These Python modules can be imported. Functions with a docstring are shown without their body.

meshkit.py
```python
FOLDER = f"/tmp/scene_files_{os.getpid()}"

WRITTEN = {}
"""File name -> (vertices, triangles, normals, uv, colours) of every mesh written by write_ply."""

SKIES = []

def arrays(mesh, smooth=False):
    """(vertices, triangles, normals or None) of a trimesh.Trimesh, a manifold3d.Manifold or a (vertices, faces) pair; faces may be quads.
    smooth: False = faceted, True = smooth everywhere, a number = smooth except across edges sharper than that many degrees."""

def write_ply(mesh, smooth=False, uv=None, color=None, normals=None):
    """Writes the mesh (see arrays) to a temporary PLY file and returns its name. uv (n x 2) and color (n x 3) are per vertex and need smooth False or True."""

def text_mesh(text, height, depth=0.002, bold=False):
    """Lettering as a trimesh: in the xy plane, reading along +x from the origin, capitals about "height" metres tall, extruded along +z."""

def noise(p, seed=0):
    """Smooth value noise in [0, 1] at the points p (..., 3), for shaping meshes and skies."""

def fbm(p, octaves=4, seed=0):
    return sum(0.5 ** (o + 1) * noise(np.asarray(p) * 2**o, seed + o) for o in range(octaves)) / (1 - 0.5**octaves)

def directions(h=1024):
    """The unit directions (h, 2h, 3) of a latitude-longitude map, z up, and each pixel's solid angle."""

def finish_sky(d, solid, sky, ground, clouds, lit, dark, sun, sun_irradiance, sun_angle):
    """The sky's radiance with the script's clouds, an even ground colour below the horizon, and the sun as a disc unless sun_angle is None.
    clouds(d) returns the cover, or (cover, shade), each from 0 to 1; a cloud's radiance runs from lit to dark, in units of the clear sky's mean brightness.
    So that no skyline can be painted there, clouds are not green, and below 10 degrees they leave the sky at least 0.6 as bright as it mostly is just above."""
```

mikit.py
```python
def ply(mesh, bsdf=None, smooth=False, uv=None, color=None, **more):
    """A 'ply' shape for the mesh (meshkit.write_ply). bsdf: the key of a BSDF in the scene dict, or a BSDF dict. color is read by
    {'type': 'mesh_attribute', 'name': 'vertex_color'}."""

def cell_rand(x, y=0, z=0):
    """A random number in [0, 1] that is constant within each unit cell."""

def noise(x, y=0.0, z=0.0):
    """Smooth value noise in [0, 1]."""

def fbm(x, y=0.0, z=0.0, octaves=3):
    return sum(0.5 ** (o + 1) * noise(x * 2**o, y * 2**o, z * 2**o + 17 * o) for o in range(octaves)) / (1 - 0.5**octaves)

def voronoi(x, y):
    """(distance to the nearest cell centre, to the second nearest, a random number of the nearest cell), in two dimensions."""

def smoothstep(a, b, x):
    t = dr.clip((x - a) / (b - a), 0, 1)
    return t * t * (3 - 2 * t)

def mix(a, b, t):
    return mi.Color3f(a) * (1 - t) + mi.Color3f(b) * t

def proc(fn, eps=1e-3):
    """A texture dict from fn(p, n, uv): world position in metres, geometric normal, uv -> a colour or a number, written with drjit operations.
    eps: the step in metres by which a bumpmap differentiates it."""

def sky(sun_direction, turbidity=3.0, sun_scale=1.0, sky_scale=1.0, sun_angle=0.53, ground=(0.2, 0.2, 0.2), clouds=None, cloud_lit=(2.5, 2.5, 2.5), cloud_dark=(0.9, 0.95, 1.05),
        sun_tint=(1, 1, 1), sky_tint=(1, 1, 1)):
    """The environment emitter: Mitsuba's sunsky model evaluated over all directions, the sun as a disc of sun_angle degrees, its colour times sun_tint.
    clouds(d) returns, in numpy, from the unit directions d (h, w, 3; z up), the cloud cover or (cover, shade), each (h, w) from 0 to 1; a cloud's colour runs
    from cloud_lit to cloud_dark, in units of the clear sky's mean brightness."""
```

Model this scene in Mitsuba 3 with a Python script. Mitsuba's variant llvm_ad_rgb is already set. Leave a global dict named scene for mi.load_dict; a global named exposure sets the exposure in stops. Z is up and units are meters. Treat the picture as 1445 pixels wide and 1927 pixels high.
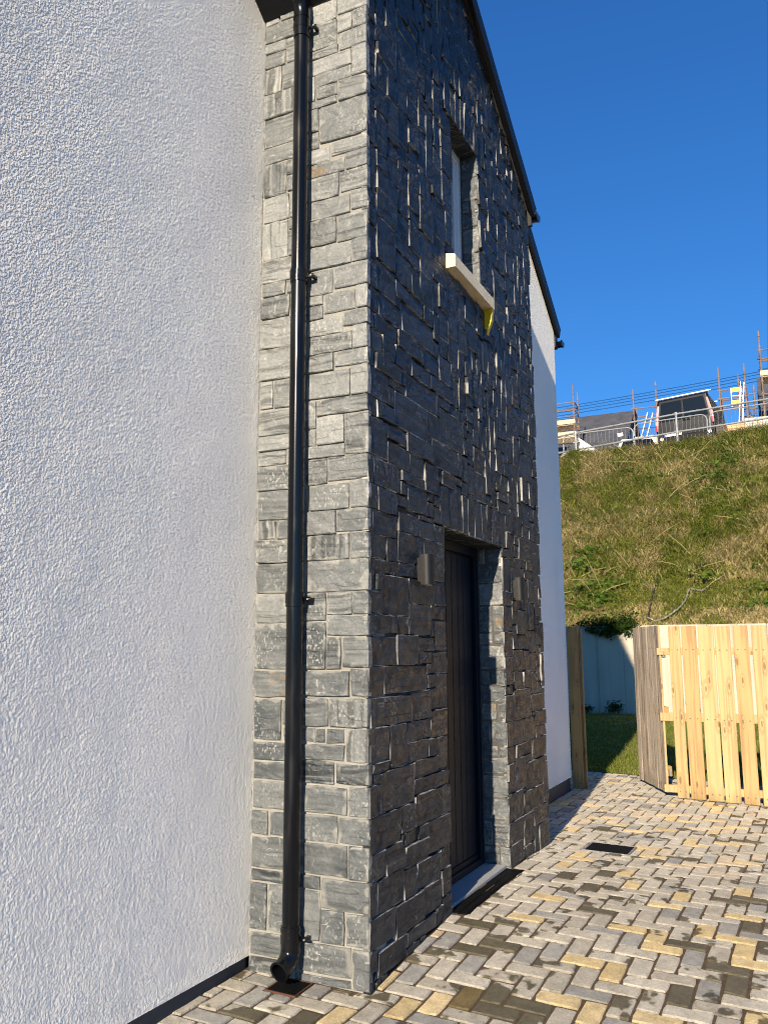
import math, random
import numpy as np
import trimesh, manifold3d
import mitsuba as mi, drjit as dr
import mikit, meshkit
from mikit import noise, fbm, voronoi, cell_rand, smoothstep, mix
from shapely.geometry import Polygon, box as sbox
from shapely import affinity
T = mi.ScalarTransform4f
scene, labels = {}, {}

# ---------------------------------------------------------------- camera, sky, exposure
CAM = np.array([-3.4468, -1.7165, 1.41])
FWD = np.array([0.89161727, 0.422508, 0.1628055])
UPV = np.array([-0.14451913, -0.07520488, 0.98663998])
scene['camera'] = {'type': 'perspective', 'fov': 48.43, 'fov_axis': 'x', 'near_clip': 0.05, 'far_clip': 900.0,
                   'to_world': T().look_at(origin=CAM.tolist(), target=(CAM + FWD).tolist(), up=UPV.tolist())}
SUN = (-1.0, -0.095, 0.388)
scene['sky'] = mikit.sky(SUN, turbidity=2.2, sun_scale=1.0, sky_scale=0.41, sun_tint=(0.89, 1.0, 1.27), sky_tint=(0.39, 1.08, 2.06), ground=(0.22, 0.2, 0.16))
exposure = 2.92

# ---------------------------------------------------------------- helpers
rng = np.random.default_rng(7)
R = random.Random(11)

def srgb(h):
    c = [int(h[i:i + 2], 16) / 255 for i in (0, 2, 4)]
    return [x / 12.92 if x < 0.04045 else ((x + 0.055) / 1.055) ** 2.4 for x in c]

used = {}
def numbered(key):
    n = used.get(key, -1) + 1
    used[key] = n
    return key if n == 0 else '%s_%03d' % (key, n)

def thing(name, label, cat, group=None, kind=None):
    k = numbered(name)
    labels[k] = {'label': label, 'category': cat}
    if group: labels[k]['group'] = group
    if kind: labels[k]['kind'] = kind
    return k

def struct(name, shape, label=None, kind='structure', cat=None):
    k = numbered(name)
    if shape is not None: scene[k] = shape
    labels[k] = {'kind': kind}
    if label: labels[k]['label'] = label
    if cat: labels[k]['category'] = cat
    return k

def part(name, mesh, mat, parent, smooth=False, uv=None, label=None, kind=None, color=None):
    k = numbered(parent + '__' + name)
    scene[k] = mikit.ply(mesh, mat, smooth=smooth, uv=uv)
    if label or kind:
        labels[k] = {}
        if label: labels[k]['label'] = label
        if kind: labels[k]['kind'] = kind
    return k

def solo(name, mesh, mat, label, cat, group=None, smooth=False, uv=None, kind=None):
    k = thing(name, label, cat, group, kind)
    scene[k] = mikit.ply(mesh, mat, smooth=smooth, uv=uv)
    return k

class MB:
    """collects boxes, bars, tubes and prisms into one mesh"""
    def __init__(self): self.v, self.f, self.n = [], [], 0
    def add(self, v, f):
        v = np.asarray(v, float); f = np.asarray(f, int)
        if f.shape[1] == 4: f = np.vstack([f[:, [0, 1, 2]], f[:, [0, 2, 3]]])
        self.v.append(v); self.f.append(f + self.n); self.n += len(v); return self
    def mesh(self, m):
        return self.add(np.array(m.vertices), np.array(m.faces))
    def box(self, lo, hi, bevel=0.0):
        lo, hi = np.minimum(lo, hi), np.maximum(lo, hi)
        if bevel:
            v, f = bevel_box(hi - lo, bevel)
            return self.add(v + (lo + hi) / 2, f)
        v = np.array([[x, y, z] for x in (lo[0], hi[0]) for y in (lo[1], hi[1]) for z in (lo[2], hi[2])])
        return self.add(v, BOXF)
    def obox(self, c, ax, size, bevel=0.0):
        """box of size (sx,sy,sz) in the frame ax (3 rows) centred at c"""
        v, f = bevel_box(np.asarray(size, float), bevel) if bevel else (np.array([[x, y, z] for x in (-.5, .5) for y in (-.5, .5) for z in (-.5, .5)]) * size, BOXF)
        return self.add(v @ np.asarray(ax) + np.asarray(c), f)
    def bar(self, p0, p1, w, h, up=(0, 0, 1), bevel=0.0):
        p0, p1 = np.asarray(p0, float), np.asarray(p1, float)
        d = p1 - p0; L = np.linalg.norm(d); d /= L
        s = np.cross(up, d)
        if np.linalg.norm(s) < 1e-6: s = np.array([0, 1.0, 0])
        s /= np.linalg.norm(s); u = np.cross(d, s)
        return self.obox((p0 + p1) / 2, [d, s, u], (L, w, h), bevel)
    def tube(self, pts, r, sides=8, caps=True):
        p = np.asarray(pts, float); t = np.gradient(p, axis=0) if len(p) > 2 else np.repeat((p[1:] - p[:1]), 2, 0)
        t /= np.linalg.norm(t, axis=1, keepdims=True)
        ref = min(([0, 0, 1.0], [1.0, 0, 0], [0, 1.0, 0], [.58, .5, -.64]), key=lambda q: np.abs(t @ np.array(q)).max())
        a = np.cross(t, ref); a /= np.linalg.norm(a, axis=1, keepdims=True); b = np.cross(t, a)
        r = np.broadcast_to(r, (len(p),)); ang = np.arange(sides) * 2 * np.pi / sides
        v = p[:, None] + r[:, None, None] * (np.cos(ang)[None, :, None] * a[:, None] + np.sin(ang)[None, :, None] * b[:, None])
        i, j = np.meshgrid(np.arange(len(p) - 1), np.arange(sides), indexing='ij'); j2 = (j + 1) % sides
        q = np.stack([i * sides + j, (i + 1) * sides + j, (i + 1) * sides + j2, i * sides + j2], -1).reshape(-1, 4)
        f = np.vstack([q[:, [0, 1, 2]], q[:, [0, 2, 3]]]); v = v.reshape(-1, 3)
        if caps:
            c0, c1 = len(v), len(v) + 1; v = np.vstack([v, p[:1], p[-1:]]); j = np.arange(sides); j2 = (j + 1) % sides; o = (len(p) - 1) * sides
            f = np.vstack([f, np.stack([j * 0 + c0, j, j2], 1), np.stack([j * 0 + c1, o + j2, o + j], 1)])
        return self.add(v, f)
    def prism(self, poly, axis, a, b):
        """polygon in the two other axes extruded along axis from a to b (axis 0: poly is (y,z); 1: (x,z); 2: (x,y))"""
        m = trimesh.creation.extrude_polygon(poly if isinstance(poly, Polygon) else Polygon(poly), abs(b - a), engine='earcut')
        v = np.array(m.vertices); h = v[:, 2] + min(a, b); o = np.zeros_like(v); k = [i for i in range(3) if i != axis]
        o[:, k[0]], o[:, k[1]], o[:, axis] = v[:, 0], v[:, 1], h
        f = np.array(m.faces)
        if axis == 1: f = f[:, ::-1]
        return self.add(o, f)
    def get(self): return np.vstack(self.v), np.vstack(self.f)

BOXF = np.array([[0, 1, 3], [0, 3, 2], [4, 6, 7], [4, 7, 5], [0, 4, 5], [0, 5, 1], [2, 3, 7], [2, 7, 6], [0, 2, 6], [0, 6, 4], [1, 5, 7], [1, 7, 3]])
def bevel_box(size, b):
    s = np.asarray(size, float) / 2; b = min(b, s.min() * 0.9); pts = []
    for sx in (-1, 1):
        for sy in (-1, 1):
            for sz in (-1, 1):
                for k in range(3):
                    q = s - b; q[k] = s[k]; pts.append(q * (sx, sy, sz))
    m = manifold3d.Manifold.hull_points(np.array(pts)).to_mesh()
    return np.array(m.vert_properties[:, :3], float), np.array(m.tri_verts, int)

def rot(v, axis, ang):
    a = np.asarray(axis, float); a /= np.linalg.norm(a); c, s = math.cos(ang), math.sin(ang)
    v = np.asarray(v, float); return v * c + np.cross(a, v) * s + np.outer(v @ a, a) * (1 - c)

def frame(v, o, ex, ey, ez=(0, 0, 1)):
    return np.asarray(o) + np.asarray(v) @ np.array([ex, ey, ez], float)

def uvc(n, u, v=0.5): return np.tile([[u, v]], (n, 1))
# ---------------------------------------------------------------- measured tables: stones (u0, z0, u1, z1) and paver colours (lattice column, row, direction)
RETURN_STONES = [(0.432,4.639,0.597,4.716),(0.407,4.638,0.424,4.718),(0.481,4.569,0.604,4.624),(0.484,4.484,0.596,4.564),(0.368,4.492,0.473,4.627),(0.495,4.329,0.596,4.464),(0.366,4.33,0.493,4.474),(0.364,4.2,0.598,4.322),(0.363,4.033,0.595,4.176),(0.361,3.93,0.592,4.01),(0.464,3.749,0.579,3.923),(0.413,3.838,0.458,3.92),(0.36,3.759,0.457,3.833),(0.443,3.594,0.581,3.726),(0.358,3.598,0.438,3.73),(0.45,3.405,0.581,3.587),(0.409,3.535,0.443,3.594),(0.407,3.411,0.439,3.53),(0.174,4.656,0.312,4.734),(-0.006,4.665,0.168,4.772),(0.086,4.547,0.152,4.638),(-0.006,4.556,0.078,4.649),(0.167,4.491,0.311,4.631),(0.165,4.453,0.316,4.492),(-0.009,4.464,0.154,4.546),(0.086,4.36,0.316,4.432),(-0.009,4.292,0.078,4.432),(0.092,4.292,0.291,4.34),(0.297,4.208,0.317,4.336),(0.168,4.224,0.286,4.261),(0.168,4.168,0.316,4.198),(-0.009,4.179,0.162,4.265),(0.276,4.029,0.316,4.139),(-0.008,3.975,0.27,4.154),(0.275,3.947,0.315,4.028),(-0.008,3.888,0.2,3.926),(0.207,3.864,0.314,3.924),(0.123,3.785,0.313,3.84),(-0.007,3.797,0.119,3.856),(0.156,3.66,0.312,3.767),(-0.007,3.677,0.15,3.768),(0.09,3.55,0.314,3.639),(-0.005,3.569,0.088,3.646),(0.17,3.425,0.313,3.54),(-0.005,3.404,0.162,3.547),(0.088,3.296,0.311,3.398),(-0.006,3.298,0.082,3.394),(0.405,3.274,0.577,3.377),(0.456,3.206,0.579,3.25),(0.353,3.19,0.452,3.26),(0.435,3.09,0.582,3.183),(0.352,3.086,0.423,3.2),(0.35,2.926,0.586,3.062),(0.349,2.76,0.585,2.907),(0.525,2.605,0.579,2.737),(0.347,2.611,0.516,2.747),(0.345,2.471,0.588,2.602),(0.345,2.398,0.589,2.459),(0.447,2.326,0.586,2.381),(0.344,2.326,0.435,2.379),(0.342,2.2,0.582,2.306),(0.341,2.052,0.579,2.178),(0.187,3.153,0.31,3.255),(-0.005,3.164,0.181,3.266),(0.244,3.1,0.309,3.131),(0.245,3.032,0.31,3.089),(0.062,3.051,0.236,3.14),(-0.005,3.053,0.056,3.158),(0.134,2.956,0.31,3.017),(-0.007,2.964,0.13,3.03),(0.298,2.834,0.309,2.922),(0.082,2.844,0.294,2.92),(-0.007,2.851,0.074,2.953),(0.183,2.757,0.309,2.829),(-0.006,2.768,0.176,2.837),(0.093,2.624,0.311,2.747),(-0.006,2.621,0.088,2.753),(0.279,2.482,0.31,2.606),(0.001,2.533,0.265,2.604),(0.127,2.392,0.268,2.528),(0.009,2.33,0.114,2.519),(0.282,2.395,0.308,2.463),(0.13,2.336,0.308,2.38),(0.213,2.203,0.311,2.312),(0.013,2.209,0.207,2.323),(0.299,2.077,0.311,2.187),(0.101,2.075,0.29,2.188),(0.013,2.078,0.095,2.199),(0.497,1.956,0.578,2.037),(0.366,1.958,0.486,2.045),(0.364,1.84,0.58,1.944),(0.363,1.701,0.582,1.829),(0.427,1.566,0.581,1.681),(0.361,1.568,0.419,1.683),(0.358,1.346,0.584,1.542),(0.217,1.352,0.357,1.547),(0.424,1.215,0.588,1.325),(0.449,1.026,0.593,1.196),(0.355,1.088,0.443,1.195),(0.354,1.023,0.443,1.069),(0.428,0.939,0.596,1.001),(0.172,1.963,0.317,2.061),(0.011,1.959,0.16,2.066),(0.097,1.85,0.313,1.952),(0.012,1.852,0.091,1.958),(0.01,1.702,0.299,1.822),(0.221,1.561,0.313,1.682),(0.082,1.588,0.211,1.686),(0.01,1.59,0.076,1.687),(0.01,1.492,0.206,1.571),(0.139,1.343,0.21,1.481),(0.011,1.353,0.132,1.48),(0.094,1.224,0.319,1.329),(0.011,1.228,0.087,1.333),(0.206,1.089,0.321,1.204),(0.01,1.095,0.199,1.202),(0.268,1.023,0.324,1.07),(0.217,1.019,0.266,1.071),(0.121,1.025,0.209,1.07),(0.007,0.945,0.116,1.07),(0.127,0.943,0.323,1.002),(0.423,0.849,0.592,0.906),(0.433,0.72,0.594,0.823),(0.513,0.599,0.595,0.69),(0.419,0.601,0.503,0.693),(0.425,0.465,0.597,0.58),(0.449,0.404,0.601,0.432),(0.516,0.195,0.604,0.375),(0.402,0.19,0.509,0.379),(0.423,0.094,0.611,0.17),(0.175,0.841,0.327,0.928),(0.012,0.847,0.161,0.92),(0.109,0.715,0.326,0.823),(0.012,0.712,0.096,0.824),(0.155,0.598,0.326,0.696),(0.012,0.588,0.147,0.693),(0.107,0.456,0.327,0.586),(0.013,0.448,0.096,0.572),(0.245,0.397,0.328,0.434),(0.238,0.181,0.329,0.379),(0.01,0.318,0.229,0.435),(0.121,0.181,0.22,0.294),(0.01,0.178,0.108,0.298),(0.09,0.051,0.328,0.163),(0.002,0.004,0.076,0.152),(0.087,0.012,0.332,0.034)]
GABLE_STONES = [(-0.04,1.968,0.046,2.053),(0.054,1.96,0.312,2.047),(-0.04,1.86,0.192,1.951),(0.197,1.852,0.32,1.947),(0.328,2.011,0.585,2.07),(0.591,2.007,0.801,2.066),(0.814,2.014,0.929,2.081),(0.326,1.862,0.539,1.99),(0.543,1.861,0.655,1.988),(0.667,1.797,0.929,1.995),(-0.041,1.693,0.069,1.833),(0.077,1.789,0.347,1.832),(0.348,1.787,0.545,1.844),(0.073,1.697,0.132,1.761),(0.14,1.596,0.443,1.766),(0.457,1.668,0.787,1.773),(0.791,1.667,0.929,1.784),(-0.042,1.595,0.142,1.683),(0.453,1.505,0.731,1.641),(0.747,1.591,0.925,1.651),(-0.042,1.491,0.073,1.575),(0.083,1.498,0.316,1.573),(0.326,1.501,0.453,1.582),(0.802,1.422,0.927,1.573),(0.744,1.495,0.799,1.575),(-0.043,1.35,0.296,1.48),(0.307,1.36,0.55,1.488),(0.554,1.426,0.796,1.492),(0.56,1.361,0.739,1.412),(0.756,1.3,0.926,1.415),(-0.044,1.208,0.152,1.338),(0.157,1.232,0.669,1.353),(0.676,1.231,0.803,1.299),(0.82,1.134,0.928,1.291),(0.053,1.082,0.468,1.225),(0.484,1.086,0.714,1.215),(0.73,1.119,0.802,1.229),(0.734,0.974,0.92,1.112),(-0.031,0.923,0.218,1.089),(0.229,0.909,0.4,1.093),(0.413,0.978,0.71,1.086),(0.41,0.886,0.669,0.985),(0.682,0.9,0.799,0.981),(0.816,0.834,0.919,0.983),(-0.032,0.837,0.035,0.93),(0.043,0.882,0.222,0.948),(0.047,0.837,0.118,0.897),(0.121,0.702,0.498,0.909),(0.509,0.801,0.808,0.903),(0.507,0.729,0.728,0.831),(0.723,0.723,0.924,0.832),(-0.04,0.701,0.116,0.841),(0.796,0.586,0.941,0.743),(0.504,0.573,0.784,0.747),(0.346,0.574,0.511,0.709),(0.041,0.545,0.342,0.719),(-0.04,0.575,0.033,0.706),(0.667,0.418,0.939,0.6),(0.375,0.51,0.509,0.592),(0.374,0.412,0.66,0.533),(0.168,0.428,0.371,0.59),(-0.037,0.432,0.163,0.589),(0.821,0.312,0.947,0.451),(0.529,0.273,0.813,0.439),(0.372,0.302,0.519,0.441),(0.081,0.283,0.364,0.485),(-0.038,0.298,0.074,0.449),(0.621,0.147,0.836,0.323),(0.85,0.176,0.967,0.319),(0.268,0.137,0.596,0.325),(0.818,0.068,0.961,0.178),(0.397,0.063,0.752,0.19),(0.761,0.086,0.814,0.166),(-0.043,0.157,0.257,0.317),(0.084,0.06,0.386,0.216),(-0.043,0.093,0.083,0.202),(0.363,0.016,0.557,0.085),(1.96,0.965,2.161,1.102),(2.195,0.961,2.565,1.131),(2.597,0.998,2.83,1.079),(2.677,0.884,2.952,0.982),(1.978,0.798,2.371,0.974),(2.399,0.805,2.654,0.977),(2.686,0.809,2.941,0.909),(1.963,0.695,2.18,0.827),(2.193,0.717,2.577,0.819),(2.601,0.662,2.96,0.819),(1.983,0.588,2.184,0.726),(2.205,0.507,2.388,0.719),(2.426,0.475,2.835,0.69),(1.987,0.51,2.175,0.614),(2.832,0.354,2.995,0.592),(2.371,0.333,2.629,0.509),(1.978,0.35,2.111,0.521),(2.131,0.337,2.324,0.534),(2.559,0.231,2.878,0.353),(1.979,0.19,2.3,0.385),(2.337,0.167,2.571,0.361),(2.704,0.024,2.927,0.208),(1.995,0.039,2.267,0.256),(-0.005,3.184,0.103,3.279),(0.114,3.176,0.31,3.3),(0.332,3.243,0.672,3.285),(-0.006,3.048,0.114,3.136),(0.132,3.069,0.386,3.154),(0.408,3.08,0.809,3.206),(-0.006,2.964,0.068,3.036),(0.082,2.968,0.334,3.036),(0.349,2.963,0.666,3.036),(-0.007,2.851,0.154,2.941),(0.155,2.858,0.309,2.938),(0.319,2.862,0.513,2.944),(-0.008,2.779,0.079,2.842),(0.083,2.777,0.361,2.835),(0.525,2.863,0.767,2.947),(0.474,2.721,0.837,2.846),(0.69,2.942,0.891,3.041),(0.793,2.869,1.085,2.955),(-0.008,2.624,0.223,2.744),(0.237,2.718,0.443,2.737),(0.236,2.622,0.299,2.684),(-0.017,2.531,0.092,2.609),(0.101,2.53,0.293,2.599),(0.314,2.542,0.713,2.691),(0.224,2.474,0.446,2.513),(0.73,2.594,0.909,2.71),(0.939,2.609,1.255,2.756),(0.466,2.45,0.783,2.525),(-0.018,2.352,0.213,2.507),(0.223,2.326,0.479,2.413),(0.491,2.338,0.665,2.41),(0.798,2.456,1.159,2.561),(-0.041,2.202,0.049,2.316),(0.066,2.2,0.366,2.304),(0.387,2.272,0.652,2.316),(0.677,2.28,0.939,2.396),(-0.042,2.082,0.103,2.175),(0.112,2.096,0.285,2.185),(0.486,2.157,0.699,2.251),(0.956,2.257,1.112,2.392)]
TILES_Y = [(-4,0,'H'),(-2,-2,'H'),(-1,-3,'H'),(0,0,'H'),(1,-9,'H'),(2,-12,'V'),(2,-8,'V'),(3,-15,'H'),(5,-9,'H'),(6,-8,'V'),(9,-15,'V'),(9,-11,'V'),(10,-14,'H'),(10,-10,'H'),(10,-4,'V'),(11,-9,'V'),(12,-14,'V'),(12,-12,'H'),(14,-4,'V'),(16,-10,'V'),(19,-7,'H'),(21,-13,'H'),(22,-2,'H'),(25,-3,'V'),(26,-2,'H'),(29,-7,'V'),(31,-13,'V'),(32,-6,'V'),(35,-9,'V'),(37,-11,'V'),(40,-6,'V'),(40,-2,'V'),(41,-9,'H'),(42,0,'V'),(45,-7,'V'),(45,-5,'H'),(47,-9,'V')]
TILES_P = [(6,0,'V'),(26,-12,'V'),(27,-9,'V'),(28,-10,'V'),(29,-11,'V'),(31,-7,'H')]
TILES_B = [(-6,4,'V'),(-4,4,'H'),(-3,3,'H'),(-2,2,'H'),(1,-1,'H'),(3,-3,'H'),(4,0,'H'),(5,-5,'H'),(5,-1,'H'),(6,-6,'H'),(8,-12,'H'),(9,-9,'H'),(10,-8,'V'),(13,-15,'V'),(13,-13,'H'),(14,-10,'H'),(15,-11,'H'),(18,-14,'H'),(18,-2,'H'),(22,-14,'H'),(46,-12,'V'),(48,-10,'V'),(50,-4,'V'),(50,-2,'H'),(52,0,'H')]
TILES_W = [(-5,1,'H'),(-5,5,'H'),(-4,2,'V'),(-1,-7,'H'),(0,-6,'V'),(0,-4,'H'),(1,-7,'V'),(1,-5,'H'),(3,-1,'V'),(4,-12,'H'),(4,-2,'V'),(5,-7,'V'),(5,-3,'V'),(6,-14,'H'),(6,-4,'V'),(7,-15,'H'),(7,-13,'V'),(7,-3,'H'),(8,-14,'V'),(8,-2,'V'),(10,-12,'V'),(11,-15,'H'),(12,-6,'V'),(13,-7,'V'),(14,-14,'H'),(15,-15,'H'),(15,-7,'H'),(17,-5,'H'),(18,-6,'H'),(19,-13,'V'),(19,-3,'H'),(20,-14,'V'),(21,-5,'H'),(23,-5,'V'),(23,-3,'H'),(37,-1,'H')]
# ---------------------------------------------------------------- materials (uv.x = kind + local u, uv.y = tone + local v on stones, pavers, boards)
def bs(name, **kw):
    scene[name] = kw; return name
def ref(n): return {'type': 'ref', 'id': n}
def rgb(*c): return {'type': 'rgb', 'value': list(c)}
def principled(name, color, rough=0.6, spec=0.5, metal=0.0, bump=None, scale=1.0, **kw):
    col = mikit.proc(color) if callable(color) else rgb(*color)
    b = {'type': 'principled', 'base_color': col, 'roughness': mikit.proc(rough) if callable(rough) else float(rough), 'specular': float(spec), 'metallic': float(metal), **kw}
    if bump is not None:
        b = {'type': 'bumpmap', 'bump': bump, 'scale': float(scale), 'nested': b}
    return bs(name, type='twosided', bsdf=b)

def codes(uv):
    k = dr.floor(uv.x); t = dr.floor(uv.y)
    return k, uv.x - k, t / 64.0, uv.y - t

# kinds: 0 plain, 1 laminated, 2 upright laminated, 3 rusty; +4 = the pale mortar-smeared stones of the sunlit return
def slate_lines(p, k, r):
    h = p.x + p.y
    w = fbm(h * 7 + r * 40, p.z * 7, r * 9) * 0.05
    lay = noise(h * 2.5 + r * 60, (p.z + w) * 75, r * 30)
    fine = noise(h * 6 + r * 60, (p.z + w * 0.6) * 190, r * 30)
    lay_v = noise((h + w * 0.4) * 95 + r * 60, p.z * 3, r * 30)
    up = (k > 1.5) & (k < 2.5)
    return dr.select(up, lay_v, lay * 0.6 + fine * 0.4), h

def slate_color(p, n, uv):
    kk, s, r, t = codes(uv)
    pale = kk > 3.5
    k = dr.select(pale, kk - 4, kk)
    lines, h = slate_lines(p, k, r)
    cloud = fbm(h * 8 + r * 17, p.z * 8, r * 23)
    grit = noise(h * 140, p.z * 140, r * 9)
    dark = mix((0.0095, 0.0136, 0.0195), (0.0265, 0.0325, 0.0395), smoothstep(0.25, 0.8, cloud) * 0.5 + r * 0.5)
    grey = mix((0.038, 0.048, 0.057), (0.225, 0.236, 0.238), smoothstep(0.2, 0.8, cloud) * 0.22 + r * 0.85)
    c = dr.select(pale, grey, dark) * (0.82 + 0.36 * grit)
    lam = dr.select((k > 0.5) & (k < 2.5), 1.0, dr.select(pale, 0.42, 0.70))
    c = c * (1 - 0.50 * lam * smoothstep(0.46, 0.72, lines))
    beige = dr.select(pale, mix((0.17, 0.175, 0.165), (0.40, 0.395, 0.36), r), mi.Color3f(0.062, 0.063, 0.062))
    c = mix(c, beige, 0.60 * lam * smoothstep(0.34, 0.12, lines))
    # short pale scratches and lime flecks
    v = dr.abs(noise(h * 23 + r * 90 + p.z * 9, p.z * 23, r * 77) - 0.5)
    sc = (1 - smoothstep(0.0, 0.018, v)) * smoothstep(0.56, 0.72, noise(h * 26 + 40, p.z * 26, r * 11))
    sc2 = smoothstep(0.66, 0.86, noise(h * 150, p.z * 90 + 9, r * 3)) * smoothstep(0.44, 0.75, noise(h * 8 + 4, p.z * 8, r * 21))
    c = mix(c, dr.select(pale, mi.Color3f(0.36, 0.365, 0.36), mi.Color3f(0.17, 0.17, 0.17)), dr.minimum(0.6 * sc + 0.55 * sc2, 0.75))
    # lime along the edges of the sunlit stones; broken edges of the dry-laid ones are pale
    e = dr.minimum(dr.minimum(s, 1 - s), dr.minimum(t, 1 - t))
    smear = smoothstep(0.10, 0.0, e + 0.26 * (noise(h * 30, p.z * 30, 5) - 0.40)) * dr.select(pale, 0.38, 0.0)
    c = mix(c, (0.33, 0.325, 0.30), smear)
    edge = smoothstep(0.022, 0.012, e) * dr.select(pale, 0.0, 0.32 + 0.60 * smoothstep(0.35, 0.75, noise(h * 40, p.z * 14, r * 7)))
    c = mix(c, (0.34, 0.335, 0.32), edge)
    rust = dr.select(k > 2.5, 1.0, 0.0) * smoothstep(0.62, 0.84, noise(h * 18 + r * 31, p.z * 44, 3)) * dr.select(pale, 0.6, 0.4)
    return mix(c, (0.17, 0.118, 0.062), rust)

def slate_bump(p, n, uv):
    kk, s, r, t = codes(uv)
    k = dr.select(kk > 3.5, kk - 4, kk)
    lines, h = slate_lines(p, k, r)
    a = fbm(h * 22 + r * 50, p.z * 22, r * 13)
    st = noise(h * 10 + r * 19, p.z * 30, r * 5)
    return 1.1 * a + 0.7 * smoothstep(0.48, 0.56, st) + 0.35 * lines * dr.select((k > 0.5) & (k < 2.5), 1.0, 0.35) + 0.35 * noise(h * 90, p.z * 90)
scene_slate = principled('slate', slate_color, rough=lambda p, n, uv: 0.42 + 0.25 * noise((p.x + p.y) * 30, p.z * 30), spec=0.42, bump=mikit.proc(slate_bump, eps=0.0015), scale=0.0042)

principled('mortar', lambda p, n, uv: mix((0.21, 0.207, 0.195), (0.31, 0.303, 0.282), fbm((p.x + p.y) * 14, p.z * 14)), rough=0.95, spec=0.2,
           bump=mikit.proc(lambda p, n, uv: fbm((p.x + p.y) * 120, p.z * 120), eps=0.001), scale=0.004)
principled('dark_mortar', lambda p, n, uv: mix((0.05, 0.05, 0.05), (0.11, 0.105, 0.10), fbm((p.x + p.y) * 14, p.z * 14)), rough=0.95, spec=0.2)

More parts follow.
